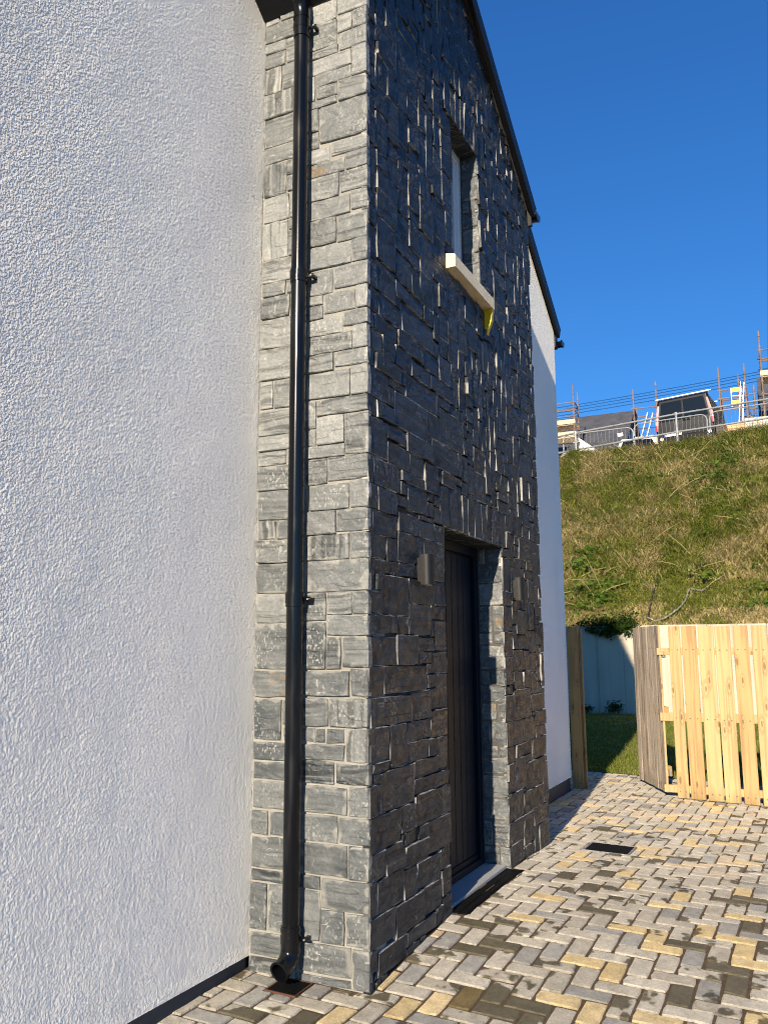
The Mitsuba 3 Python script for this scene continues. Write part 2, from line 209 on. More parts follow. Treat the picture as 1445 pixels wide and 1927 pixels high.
def render_color(p, n, uv):
    h = p.x + p.y
    a = fbm(h * 1.4, p.z * 1.1, 3)
    c = mix((0.79, 0.78, 0.735), (0.84, 0.83, 0.785), a)
    st = smoothstep(0.55, 0.85, noise(h * 2.6 + 7, p.z * 0.5, 9)) * 0.09 + 0.16 * smoothstep(0.45, 0.0, p.z + 0.35 * noise(h * 9, p.z * 5, 2)) * fbm(h * 30, p.z * 30, 4)
    spot = smoothstep(0.980, 0.99, noise(h * 24 + 31, p.z * 24, 3))
    return mix(c * (1 - st), (0.10, 0.09, 0.08), 0.35 * spot)
def grain(p, n, uv):
    a = noise(p.x * 160, p.z * 160, p.y * 60); b = noise(p.x * 285 + 9, p.z * 285, p.y * 60)
    return (smoothstep(0.34, 0.66, a) + 0.40 * smoothstep(0.35, 0.65, b)) * (0.85 + 0.3 * noise(p.x * 3.1, p.z * 2.3, 8))
principled('white_render', render_color, rough=0.95, spec=0.2, bump=mikit.proc(grain, eps=0.0007), scale=0.0025)
principled('white_render_far', render_color, rough=0.95, spec=0.2,
           bump=mikit.proc(grain, eps=0.0007), scale=0.0025)
principled('plinth_paint', (0.035, 0.042, 0.055), rough=0.6)

# pavers: kind 0 grey, 1 yellow, 2 blue grey, 3 buff pink; +4 slightly wet, +8 half wet, +12 soaked
def paver_parts(p, uv):
    kk, s, r, t = codes(uv)
    w = dr.floor(kk / 4.0); k = kk - 4 * w
    f = fbm(p.x * 9 + r * 3, p.y * 9 + r * 7, 2)
    lim = dr.select(w > 2.5, -0.05, dr.select(w > 1.5, 0.50, dr.select(w > 0.5, 0.64, 0.9)))
    wet = smoothstep(lim - 0.02, lim + 0.07, f + 0.10 * (noise(p.x * 60, p.y * 60) - 0.5))
    # dry patch in the middle of soaked pavers
    return k, s, r, t, wet
def paver_color(p, n, uv):
    k, s, r, t, wet = paver_parts(p, uv)
    g = mix((0.275, 0.255, 0.212), (0.35, 0.328, 0.278), r)
    y = mix((0.375, 0.295, 0.155), (0.44, 0.355, 0.205), r)
    b = mix((0.175, 0.172, 0.160), (0.245, 0.240, 0.222), r)
    q = mix((0.35, 0.295, 0.215), (0.41, 0.345, 0.25), r)
    c = dr.select(k < 0.5, g, dr.select(k < 1.5, y, dr.select(k < 2.5, b, q)))
    c = c * (0.50 + 0.56 * fbm(p.x * 26, p.y * 26, r * 5) + 0.22 * fbm(p.x * 8, p.y * 8, r * 3) + 0.34 * noise(p.x * 160, p.y * 160))
    fl = smoothstep(0.60, 0.8, fbm(p.x * 13 + 9, p.y * 13, r * 19))
    c = mix(c, (0.30, 0.28, 0.25), 0.35 * fl)
    e = dr.minimum(dr.minimum(s, 1 - s), dr.minimum(t, 1 - t))
    c = c * (0.72 + 0.28 * smoothstep(0.0, 0.09, e + 0.05 * noise(p.x * 60, p.y * 60)))
    wc = c * mi.Color3f(0.29, 0.275, 0.215)
    return mix(c, wc, wet)
def paver_rough(p, n, uv):
    k, s, r, t, wet = paver_parts(p, uv)
    return 0.88 - 0.30 * wet
principled('paver', paver_color, rough=paver_rough, spec=0.35,
           bump=mikit.proc(lambda p, n, uv: fbm(p.x * 90, p.y * 90) + 0.5 * noise(p.x * 330, p.y * 330), eps=0.001), scale=0.0032)
principled('joint_sand', lambda p, n, uv: mix((0.050, 0.035, 0.024), (0.095, 0.070, 0.048), fbm(p.x * 40, p.y * 40)), rough=0.95, spec=0.2)

# boards: kind 0 fresh pine, 1 darker pine, 2 weathered grey, 3 brown stained; grain runs along local v
def wood_color(p, n, uv):
    kk, s, r, t = codes(uv)
    a = p.x * 0.8 + p.y * 1.1
    gr = noise(a * 70 + r * 90 + 2.2 * noise(a * 9, p.z * 2.0, r * 60), p.z * 2.4, r * 40)
    gr2 = noise(a * 160 + r * 50, p.z * 5, r * 3)
    kx, kz = a * 8.0 + r * 37, p.z * 2.6 + r * 53
    d1, d2, kr = voronoi(kx, kz)
    ring = noise(d1 * 24, r * 9)
    knot = smoothstep(0.040 + 0.11 * kr, 0.02 + 0.06 * kr, d1) * dr.select(kr > 0.35, 1.0, 0.0)
    halo = smoothstep(0.40, 0.10, d1) * dr.select(kr > 0.35, 1.0, 0.0)
    fresh = mix((0.43, 0.300, 0.140), (0.50, 0.365, 0.19), r)
    dkr = mix((0.38, 0.235, 0.105), (0.46, 0.30, 0.14), r)
    grey = mix((0.25, 0.20, 0.155), (0.42, 0.36, 0.285), noise(a * 34 + r * 80, p.z * 0.9, 4) * 0.6 + r * 0.4)
    brown = mi.Color3f(0.36, 0.225, 0.09)
    c = dr.select(kk < 0.5, fresh, dr.select(kk < 1.5, dkr, dr.select(kk < 2.5, grey, brown)))
    dk = dr.select((kk > 1.5) & (kk < 2.5), 0.45, 0.22)
    c = c * (1 - dk * smoothstep(0.45, 0.8, gr) - 0.10 * gr2)
    c = c * (1 - 0.28 * halo * smoothstep(0.4, 0.7, ring))
    c = c * (0.86 + 0.28 * fbm(a * 5 + r * 20, p.z * 1.6, 6))
    c = mix(c, (0.15, 0.075, 0.03), 0.65 * knot)
    sn = dr.minimum(dr.abs(s - 0.26), dr.abs(s - 0.74)); tn = dr.minimum(dr.minimum(dr.abs(t - 0.855), dr.abs(t - 0.46)), dr.abs(t - 0.045))
    nail = smoothstep(0.060, 0.040, dr.sqrt(dr.square(sn) + dr.square(tn * 11.5)))
    c = mix(c, (0.09, 0.08, 0.07), 0.75 * nail)
    c = c * (1 - 0.30 * smoothstep(0.16, 0.0, t + 0.10 * noise(a * 24, p.z * 9)))
    return mix(c, (0.20, 0.19, 0.06), 0.35 * smoothstep(0.05, 0.0, t) * smoothstep(0.4, 0.7, noise(a * 20, p.z * 20)))
principled('wood', wood_color, rough=0.72, spec=0.3, bump=mikit.proc(lambda p, n, uv: noise((p.x * 0.8 + p.y * 1.1) * 130 + dr.floor(uv.y), p.z * 3.5), eps=0.001), scale=0.0010)

def concrete_color(p, n, uv):
    st = noise(p.y * 9, p.z * 0.5, 3) * 0.6 + noise(p.y * 32, p.z * 1.1, 3) * 0.4
    c = mix((0.37, 0.345, 0.275), (0.48, 0.45, 0.37), st)
    board = smoothstep(0.03, 0.0, dr.abs(p.y * 1.65 - dr.round(p.y * 1.65)))
    c = c * (1 - 0.25 * board)
    return c * (1 - 0.35 * smoothstep(0.45, 0.8, noise(p.y * 2.2, p.z * 0.35 + 5, 1)) * smoothstep(0.2, 2.0, p.z))
principled('wall_concrete', concrete_color, rough=0.9, spec=0.25, bump=mikit.proc(lambda p, n, uv: fbm(p.y * 10, p.z * 3), eps=0.004), scale=0.01)
principled('sill_concrete', lambda p, n, uv: mix((0.60, 0.52, 0.37), (0.70, 0.62, 0.46), fbm(p.x * 12, p.y * 12, p.z * 12)), rough=0.85, spec=0.3,
           bump=mikit.proc(lambda p, n, uv: fbm(p.x * 150, p.y * 150, p.z * 150), eps=0.001), scale=0.002)
principled('grey_slab', (0.24, 0.25, 0.26), rough=0.7)

def soil_color(p, n, uv):
    a = fbm(p.x * 1.3, p.y * 1.3, p.z * 1.3)
    b = fbm(p.x * 7, p.y * 7, p.z * 7)
    return mix(mix((0.10, 0.092, 0.034), (0.19, 0.15, 0.075), smoothstep(0.35, 0.65, a)), (0.06, 0.045, 0.025), 0.5 * smoothstep(0.55, 0.8, b))
principled('soil', soil_color, rough=1.0, spec=0.1)
principled('lawn_soil', lambda p, n, uv: mix((0.045, 0.060, 0.014), (0.10, 0.11, 0.03), fbm(p.x * 5, p.y * 5)), rough=1.0, spec=0.1)
principled('road_tar', lambda p, n, uv: mix((0.05, 0.05, 0.05), (0.09, 0.085, 0.08), fbm(p.x * 3, p.y * 3)), rough=0.9)
# blades: u = 0 green .. 1 straw, v = brightness
def blade_color(p, n, uv):
    c = mix((0.098, 0.130, 0.021), (0.230, 0.250, 0.056), uv.y)
    s = mix((0.24, 0.190, 0.080), (0.53, 0.455, 0.235), uv.y)
    return mix(c, s, smoothstep(0.35, 0.75, uv.x))
bs('blade', type='principledthin', base_color=mikit.proc(blade_color), roughness=0.6, diff_trans=0.7, spec_trans=0.0)
def leaf_color(p, n, uv): return mix((0.045, 0.095, 0.014), (0.13, 0.21, 0.04), uv.y)
bs('leaf', type='principledthin', base_color=mikit.proc(leaf_color), roughness=0.5, diff_trans=0.7, spec_trans=0.0)
bs('dark_leaf', type='principledthin', base_color=rgb(0.028, 0.055, 0.012), roughness=0.5, diff_trans=0.5, spec_trans=0.0)

principled('black_plastic', lambda p, n, uv: mix((0.003, 0.0035, 0.005), (0.010, 0.010, 0.011), smoothstep(0.5, 0.85, fbm(p.x * 20, p.y * 20, p.z * 5))), rough=lambda p, n, uv: 0.16 + 0.30 * smoothstep(0.45, 0.85, fbm(p.x * 14, p.y * 14, p.z * 3)), spec=0.34)
principled('black_matt', (0.006, 0.006, 0.0065), rough=0.6, spec=0.2)
principled('verge_plastic', (0.005, 0.006, 0.008), rough=0.5, spec=0.25)
principled('lamp_metal', (0.0062, 0.0072, 0.0090), rough=0.5, spec=0.3)
principled('door_paint', (0.0050, 0.0085, 0.0150), rough=0.45, spec=0.12)
bs('white_plastic', type='twosided', bsdf={'type': 'roughplastic', 'diffuse_reflectance': rgb(0.72, 0.73, 0.74), 'alpha': 0.15})
bs('yellow_plastic', type='twosided', bsdf={'type': 'roughplastic', 'diffuse_reflectance': rgb(0.80, 0.52, 0.01), 'alpha': 0.25})
bs('red_plastic', type='twosided', bsdf={'type': 'roughplastic', 'diffuse_reflectance': rgb(0.55, 0.02, 0.03), 'alpha': 0.1})
bs('clay_red', type='twosided', bsdf={'type': 'roughplastic', 'diffuse_reflectance': rgb(0.10, 0.045, 0.028), 'alpha': 0.3})
bs('lamp_lens', type='twosided', bsdf={'type': 'roughplastic', 'diffuse_reflectance': rgb(0.40, 0.27, 0.27), 'alpha': 0.06})
principled('galvanised', lambda p, n, uv: mix((0.30, 0.31, 0.31), (0.44, 0.45, 0.45), noise(p.x * 9, p.y * 9, p.z * 9)), rough=0.45, metal=0.6)
principled('rusty_steel', lambda p, n, uv: mix((0.15, 0.085, 0.06), (0.26, 0.20, 0.175), noise(p.x * 3, p.y * 3, p.z * 5)), rough=0.7, metal=0.2)
principled('iron', (0.0026, 0.0031, 0.0042), rough=0.6, spec=0.08)
principled('bright_metal', (0.7, 0.71, 0.72), rough=0.35, metal=0.9)
principled('ladder_metal', (0.22, 0.23, 0.24), rough=0.45, metal=0.6)
principled('barrier_bar', (0.13, 0.135, 0.14), rough=0.5, metal=0.5)
bs('van_paint', type='twosided', bsdf={'type': 'principled', 'base_color': rgb(0.0035, 0.004, 0.005), 'roughness': 0.35, 'specular': 0.25, 'clearcoat': 0.25, 'clearcoat_gloss': 0.95})
bs('white_paint', type='twosided', bsdf={'type': 'principled', 'base_color': rgb(0.75, 0.75, 0.74), 'roughness': 0.35, 'clearcoat': 0.8, 'clearcoat_gloss': 0.9})
bs('dark_glass', type='twosided', bsdf={'type': 'roughplastic', 'diffuse_reflectance': rgb(0.008, 0.010, 0.012), 'alpha': 0.05})
bs('window_glass', type='thindielectric', int_ior=1.5)
principled('rubber', (0.02, 0.02, 0.02), rough=0.85)
principled('plate_white', (0.80, 0.80, 0.78), rough=0.4)
bs('plate_blue', type='twosided', bsdf={'type': 'diffuse', 'reflectance': rgb(0.02, 0.08, 0.40)})
bs('ink', type='twosided', bsdf={'type': 'diffuse', 'reflectance': rgb(0.005, 0.005, 0.005)})
principled('roof_slate', lambda p, n, uv: mix((0.045, 0.047, 0.055), (0.075, 0.078, 0.088), noise(p.y * 3.3, p.z * 7, p.x * 2)), rough=0.6, spec=0.4)
principled('new_block', lambda p, n, uv: mix((0.46, 0.43, 0.36), (0.60, 0.57, 0.49), fbm(p.x * 4, p.y * 4, p.z * 4)), rough=0.95, spec=0.2)
principled('scaffold_board', lambda p, n, uv: mix((0.50, 0.40, 0.26), (0.66, 0.56, 0.40), noise(p.y * 2, p.z * 30, p.x * 9)), rough=0.85, spec=0.2)
principled('raw_timber', lambda p, n, uv: mix((0.50, 0.33, 0.18), (0.62, 0.44, 0.26), noise(p.y * 2, p.z * 30, p.x * 30)), rough=0.85, spec=0.2)
bs('room_dark', type='twosided', bsdf={'type': 'diffuse', 'reflectance': rgb(0.05, 0.05, 0.05)})
principled('polythene', (0.17, 0.175, 0.15), rough=0.35, spec=0.5)
# ---------------------------------------------------------------- ground heights
KX = np.array([-4.0, -2, 0, .5, 1.0, 1.5, 2.2, 3.0, 4.5, 7, 60]); KH = np.array([-.05, -.03, 0, .0415, .076, .080, .066, .030, 0, 0, 0])
def gz(x, y): return 0.0277 * np.clip(y, -3.5, 1.0) + np.interp(x, KX, KH)

def sheet(xs, ys, fz):
    X, Y = np.meshgrid(xs, ys, indexing='ij'); Z = fz(X, Y)
    v = np.stack([X, Y, Z], -1).reshape(-1, 3); n, m = len(xs), len(ys)
    i, j = np.meshgrid(np.arange(n - 1), np.arange(m - 1), indexing='ij'); a = i * m + j
    return v, np.stack([a, a + m, a + m + 1, a + 1], -1).reshape(-1, 4)

BX, BW, D = 0.0, 2.96, 0.608        # bay: near corner x, far corner x, depth to the left render wall
D1, D2, DH = 0.977, 1.992, 2.102     # door opening
W1, W2, WS, WT = 1.194, 1.690, 3.80, 4.772   # window opening
RY, RX = 0.46, 5.62                  # right render wall plane and end
GRASS_X = 6.98

struct('ground', mikit.ply(sheet(np.array([-160, -30, -8, 0, 8, 16.6, 17.2]), np.array([-200, -40, -6, 0, 6, 40, 200.]), lambda x, y: x * 0 - 0.30), 'soil'), 'bare earth under the whole site')

# ---------------------------------------------------------------- paving: herringbone blocks
TH, UW, OX, OY = -0.034813, 0.098281, 0.053112, -0.034217
c_, s_ = math.cos(TH), math.sin(TH)
def lat(q):
    q = np.asarray(q, float) * UW + (OX, OY); return np.stack([q[..., 0] * c_ - q[..., 1] * s_, q[..., 0] * s_ + q[..., 1] * c_], -1)
pav = struct('paving', mikit.ply(sheet(np.linspace(-4.5, GRASS_X, 60), np.linspace(-6.5, 0.75, 40), lambda x, y: gz(x, y) - 0.007), 'joint_sand'), 'herringbone block paving in grey, buff and yellow with damp patches')
domain = Polygon([(-4.5, -6.5), (GRASS_X, -6.5), (GRASS_X, 0.9), (RX + .02, 0.9), (RX + .02, RY - .004), (BW + .02, RY - .004), (BW + .02, -.004), (D2 + .03, -.004), (D2 + .03, -.088), (D1 - .03, -.088), (D1 - .03, -.004), (-.006, -.006), (-.006, D + .01), (-4.5, D + .01)])
GULLY = (-.160, -.006, .262, .412); GRATE = (2.885, 3.215, -.573, -.252)
for g in (GULLY, GRATE): domain = domain.difference(sbox(g[0] - .004, g[2] - .004, g[1] + .004, g[3] + .004))
cls = {}
for L, k in ((TILES_Y, 1), (TILES_P, 3), (TILES_B, 2)):
    for t in L: cls[t] = k
wet_full = set(TILES_W)

def tile_mesh(poly, cz, tone, kind, full):
    """a tumbled block: irregular outline, chamfered rim, slightly tilted top"""
    pts = np.array(poly.exterior.coords)[:-1]
    if Polygon(pts).exterior.is_ccw is False: pts = pts[::-1]
    out = []
    for a, b in zip(pts, np.roll(pts, -1, 0)):
        L = np.linalg.norm(b - a); n = 3 if L > .14 else 2 if L > .06 else 1
        for i in range(n): out.append(a + (b - a) * (i / n))
    o = np.array(out); cen = o.mean(0)
    d = o - cen; r = np.linalg.norm(d, axis=1, keepdims=True)
    o = o - d / r * rng.uniform(0, .0046, (len(o), 1))
    isc = np.isin(np.arange(len(o)), [k for k in range(len(out)) if any(np.allclose(out[k], p) for p in pts)])
    o[isc] -= (d / r)[isc] * rng.uniform(.001, .0075, (isc.sum(), 1))
    inn = o - (o - cen) / np.linalg.norm(o - cen, axis=1, keepdims=True) * .0065
    tilt = rng.normal(0, .006, 2); dz = rng.normal(0, .0011)
    def z(p, h): return gz(p[:, 0], p[:, 1]) + dz + (p - cen) @ tilt + h
    n = len(o)
    v = np.vstack([np.c_[o, z(o, -.03)], np.c_[o, z(o, -.0045)], np.c_[inn, z(inn, 0.0)], [[*cen, z(cen[None], rng.uniform(0, .0008))[0]]]])
    i = np.arange(n); j = (i + 1) % n
    f = np.vstack([np.c_[i, j, n + j], np.c_[i, n + j, n + i], np.c_[n + i, n + j, 2 * n + j], np.c_[n + i, 2 * n + j, 2 * n + i], np.c_[2 * n + i, 2 * n + j, i * 0 + 3 * n]])
    lo, hi = o.min(0), o.max(0); q = np.clip((v[:, :2] - lo) / (hi - lo), .01, .99)
    return v, f, np.c_[kind + q[:, 0], tone + q[:, 1]]

tiles = []
for c in range(-52, 74):
    for r in range(-70, 14):
        m = (c + r) % 4
        if m == 0: o, w, h = 'H', 2, 1
        elif m == 2: o, w, h = 'V', 1, 2
        else: continue
        g = .034
        poly = Polygon(lat([(c + g, r + g), (c + w - g, r + g), (c + w - g, r + h - g), (c + g, r + h - g)]))
        ctr = np.array(poly.centroid.coords[0])
        if not (-4.6 < ctr[0] < 7.1 and -6.6 < ctr[1] < 1): continue
        if not domain.contains(poly):
            poly = poly.intersection(domain)
            if poly.is_empty or poly.area < .0006: continue
            if poly.geom_type != 'Polygon': poly = max(poly.geoms, key=lambda q: q.area)
            if poly.area < .0006: continue
            if poly.convex_hull.area > poly.area * 1.15: 
                poly = poly.buffer(-.001)
                if poly.geom_type != 'Polygon': poly = max(poly.geoms, key=lambda q: q.area)
            poly = poly.simplify(.002) 
        key = (c, r, o); known = ctr[0] < 3.0 and abs(ctr[1]) < 1.6
        k = cls.get(key); u = R.random()
        if k is None: k = (1 if u < .02 else 2 if u < .07 else 0) if known else (1 if u < .07 else 2 if u < .12 else 3 if u < .26 else 0)
        uw = R.random()
        if key in wet_full: w_ = 3 if uw < .5 else 2
        elif key in cls: w_ = 1 if uw < .35 else 0
        else: w_ = (2 if uw < .12 else 1 if uw < .62 else 0) if ctr[0] < 4.2 else (1 if uw < .4 else 0)
        dist = np.linalg.norm(np.append(ctr, 0) - CAM); view = (np.append(ctr, 0) - CAM)
        dep = view @ FWD; xr = (view @ np.cross(FWD, UPV)) / max(dep, .1); yu = (view @ UPV) / max(dep, .1)
        seen = dep > .5 and abs(xr) < .47 and abs(yu) < .62
        tiles.append((poly, k + 4 * w_, R.randrange(64), (poly.area / dist ** 2.5) * (1 if seen else 1e-3)))
order = sorted(range(len(tiles)), key=lambda i: -tiles[i][3])
rest = MB(); rest_uv = []
for n_, i in enumerate(order):
    poly, kind, tone, _ = tiles[i]
    v, f, uv = tile_mesh(poly, 0, tone, kind, True)
    if n_ < 300: part('paver', (v, f), 'paver', pav, uv=uv)
    else: rest.add(v, f); rest_uv.append(uv)
part('paver_field', rest.get(), 'paver', pav, uv=np.vstack(rest_uv), kind='stuff', label='block pavers running on towards the fence')

# ---------------------------------------------------------------- lawn, bank, road
struct('lawn', mikit.ply(sheet(np.linspace(GRASS_X, 16.75, 40), np.linspace(-9, 9, 60), lambda x, y: gz(x, y) * (x < 9) - .012 + .02 * meshkit.noise(np.stack([x * 2, y * 2, x * 0], -1))), 'lawn_soil'), 'lawn between the paving and the concrete retaining wall')

def blades(P, H, W, lean, uvu, uvv, seed, updir=(0, 0, 1)):
    """grass blades: two-segment tapering strips"""
    g = np.random.default_rng(seed); n = len(P); a = g.uniform(0, 2 * np.pi, n); a2 = g.uniform(0, 2 * np.pi, n)
    side = np.c_[np.cos(a), np.sin(a), a * 0] * W[:, None] / 2
    ln = np.c_[np.cos(a2), np.sin(a2), a * 0] * (lean * H)[:, None]
    up = np.c_[a * 0, a * 0, H]
    m = P + up * .6 + ln * .35; t = P + up * (1 - .35 * np.clip(lean, 0, 1))[:, None] + ln
    v = np.stack([P - side, P + side, m - side * .75, m + side * .75, t], 1).reshape(-1, 3)
    o = np.arange(n)[:, None] * 5
    f = np.concatenate([o + [0, 1, 3], o + [0, 3, 2], o + [2, 3, 4]], 1).reshape(-1, 3)
    return v, f, np.repeat(np.c_[uvu, uvv], 5, 0)

n = 62000
gx = GRASS_X + .02 + (16.7 - GRASS_X) * rng.uniform(0, 1, n) ** 1.3; gy = rng.uniform(-3.2, 4.2, n)
pz = np.c_[gx, gy, gx * 0]
tn = meshkit.fbm(np.c_[gx * 1.5, gy * 1.5, gx * 0]) 
v, f, uv = blades(np.c_[gx, gy, gz(gx, gy) * (gx < 9) - .012], rng.uniform(.03, .085, n), rng.uniform(.006, .011, n), rng.uniform(.1, .8, n), np.clip(tn * .9 - .18 + rng.normal(0, .12, n), 0, 1), rng.uniform(0, 1, n), 3)
struct('grass', mikit.ply((v, f), 'blade', uv=uv), 'mown lawn grass behind the timber gate', kind='stuff', cat='grass')

WX, WTOP = 16.70, 1.985
def crest(y): return 23.2 + 0.16 * np.clip(y, -12, 14), 7.50 + 0.015 * np.clip(y, -12, 14)
def bank_z(x, y):
    x0 = WX + .2; cx, cz = crest(y); t = (x - x0) / (cx - x0)
    prof = WTOP - .05 + (cz - WTOP) * (np.clip(t, 0, 1) ** 1.12) + .35 * np.clip(t, 0, 1) * (1 - np.clip(t, 0, 1))
    prof = np.where(t > 1, cz + (8.22 - cz) * smooth01((x - cx) / 2.6), prof)
    nz = meshkit.fbm(np.stack([x * .9, y * .9, x * 0 + 3], -1)) - .5
    n2 = meshkit.fbm(np.stack([x * 3, y * 3, x * 0 + 8], -1)) - .5
    return prof + (nz * .55 + n2 * .22) * np.clip(t * 6, .15, 1) * np.clip((1.25 - t) * 5, 0, 1)
def smooth01(t): t = np.clip(t, 0, 1); return t * t * (3 - 2 * t)
struct('bank', mikit.ply(sheet(np.linspace(WX + .2, 26.2, 150), np.linspace(-14, 20, 330), bank_z), 'soil', smooth=True), 'steep overgrown earth bank above the retaining wall')
def road_z(x, y): return 8.22 + .03 * (x - 26.2)
struct('road', mikit.ply(sheet(np.array([26.2, 30, 40, 60, 120]), np.array([-40, -14, 20, 60.]), road_z), 'road_tar'), 'site road along the top of the bank')

n = 170000
bx = rng.uniform(WX + .2, 24.6, n); by = rng.uniform(-5, 9.5, n)
dens = meshkit.fbm(np.c_[bx * .8, by * .8, bx * 0]); st = meshkit.fbm(np.c_[bx * 1.1 + 9, by * 1.4, bx * 0 + 4]); st2 = meshkit.noise(np.c_[bx * 3.6, by * 4.6, bx * 0])
tt = (bx - WX - .2) / (crest(by)[0] - WX - .2)
low = smooth01((.28 - tt) / .12)
Hh = np.where(tt < .25, rng.uniform(.07, .22, n), rng.uniform(.14, .46, n)) * (.6 + .8 * dens)
straw = np.clip((st - .40) * 1.5 + .30 + (st2 - .5) * 0.9 + .10 * (tt > .25) + rng.normal(0, .22, n), 0, 1)
straw = np.where((tt > .10) & (tt < .25), straw * .55, straw); straw = np.where(tt < .10, straw * .8 + .25, straw)
v, f, uv = blades(np.c_[bx, by, bank_z(bx, by) - .02], Hh, rng.uniform(.014, .038, n), rng.uniform(.3, 1.5, n), straw, np.clip(rng.normal(.48, .36, n) + (dens - .5) * 1.0, 0, 1), 5)
struct('bank_grass', mikit.ply((v, f), 'blade', uv=uv), 'long rough grass, part green and part straw, covering the bank', kind='stuff', cat='grass')

def leaves(centres, per, spread, size, seed, flat=.45):
    g = np.random.default_rng(seed); V, F, U = [], [], []
    n = per * len(centres); c = np.repeat(centres, per, 0)
    d = g.normal(0, 1, (n, 3)); d[:, 2] = np.abs(d[:, 2]) * flat
    p = c + d * np.repeat(spread, per)[:, None]
    a = g.normal(0, 1, (n, 3)) * [1, 1, .5]; a /= np.linalg.norm(a, axis=1, keepdims=True)
    b = np.cross(a, g.normal(0, 1, (n, 3))); b /= np.linalg.norm(b, axis=1, keepdims=True)
    L = g.uniform(.6, 1.3, n)[:, None] * np.repeat(size, per)[:, None]
    v = np.stack([p - a * L, p + b * L * .42, p + a * L, p - b * L * .42], 1).reshape(-1, 3)
    o = np.arange(n)[:, None] * 4
    return v, np.concatenate([o + [0, 1, 2], o + [0, 2, 3]], 1).reshape(-1, 3), np.repeat(np.c_[g.uniform(0, 1, n) * 0, np.clip(g.normal(.5, .28, n), 0, 1)], 4, 0)

# tussocks of long blades
nt, per = 1500, 34
tx, ty = rng.uniform(WX + .4, 23.9, nt), rng.uniform(-4.5, 9, nt)
px_, py_ = np.repeat(tx, per) + rng.normal(0, .05, nt * per), np.repeat(ty, per) + rng.normal(0, .05, nt * per)
ts_ = np.clip(meshkit.fbm(np.c_[tx * 1.1 + 9, ty * 1.4, tx * 0 + 4]) * 1.6 - .42 + rng.normal(0, .28, nt), 0, 1)
Ht = np.repeat(rng.uniform(.22, .62, nt) * (1 - .55 * ((tx - WX) < 2)), per) * rng.uniform(.5, 1.1, nt * per)
v, f, uv = blades(np.c_[px_, py_, bank_z(px_, py_) - .03], Ht, rng.uniform(.014, .030, nt * per), rng.uniform(.5, 1.9, nt * per), np.clip(np.repeat(ts_, per) + rng.normal(0, .1, nt * per), 0, 1), np.clip(np.repeat(rng.uniform(.1, .9, nt), per) + rng.normal(0, .2, nt * per), 0, 1), 9)
struct('tussocks', mikit.ply((v, f), 'blade', uv=uv), 'tussocks of long bent grass on the bank', kind='stuff', cat='grass')

# broad-leaved weeds on the bank, in drifts
ncl = 330
cxx = rng.uniform(WX + .6, 23.6, ncl * 5); cyy = rng.uniform(-4, 8.5, ncl * 5)
keep = np.argsort(-(meshkit.fbm(np.c_[cxx * .7 + 3, cyy * .7, cxx * 0 + 11]) + rng.normal(0, .06, len(cxx))))[:ncl]
cc = np.c_[cxx, cyy, bank_z(cxx, cyy) + .05][keep]
v, f, uv = leaves(cc, 44, rng.uniform(.07, .26, ncl), rng.uniform(.035, .085, ncl), 21)
struct('weeds', mikit.ply((v, f), 'leaf', uv=uv), 'bright green broad-leaved weeds scattered over the bank', kind='stuff', cat='weeds')
# dry stalks
mb = MB(); U = []
for i in range(520):
    x, y = R.uniform(WX + .8, 24.0), R.uniform(-4, 8.5)
    if meshkit.fbm(np.array([[x * .9, y * .9, 5.]]))[0] < .47: continue
    z = float(bank_z(np.array(x), np.array(y))); L = R.uniform(.3, 1.1); a = R.uniform(0, 6.28); el = R.uniform(.05, .9)
    d = np.array([math.cos(a) * math.cos(el), math.sin(a) * math.cos(el), math.sin(el)]); p = np.array([x, y, z + .08])
    mb.tube([p, p + d * L * .5 + [0, 0, .04], p + d * L], [.010, .009, .005], 4, False)
m = mb.get(); struct('dry_stalks', mikit.ply(m, 'blade', uv=uvc(len(m[0]), 1.0, .85)), 'dead straw-coloured stalks lying on the bank', kind='stuff', cat='stalks')
# ---------------------------------------------------------------- the house
house = thing('house', 'new house with white roughcast walls and a projecting slate stone bay', 'house')

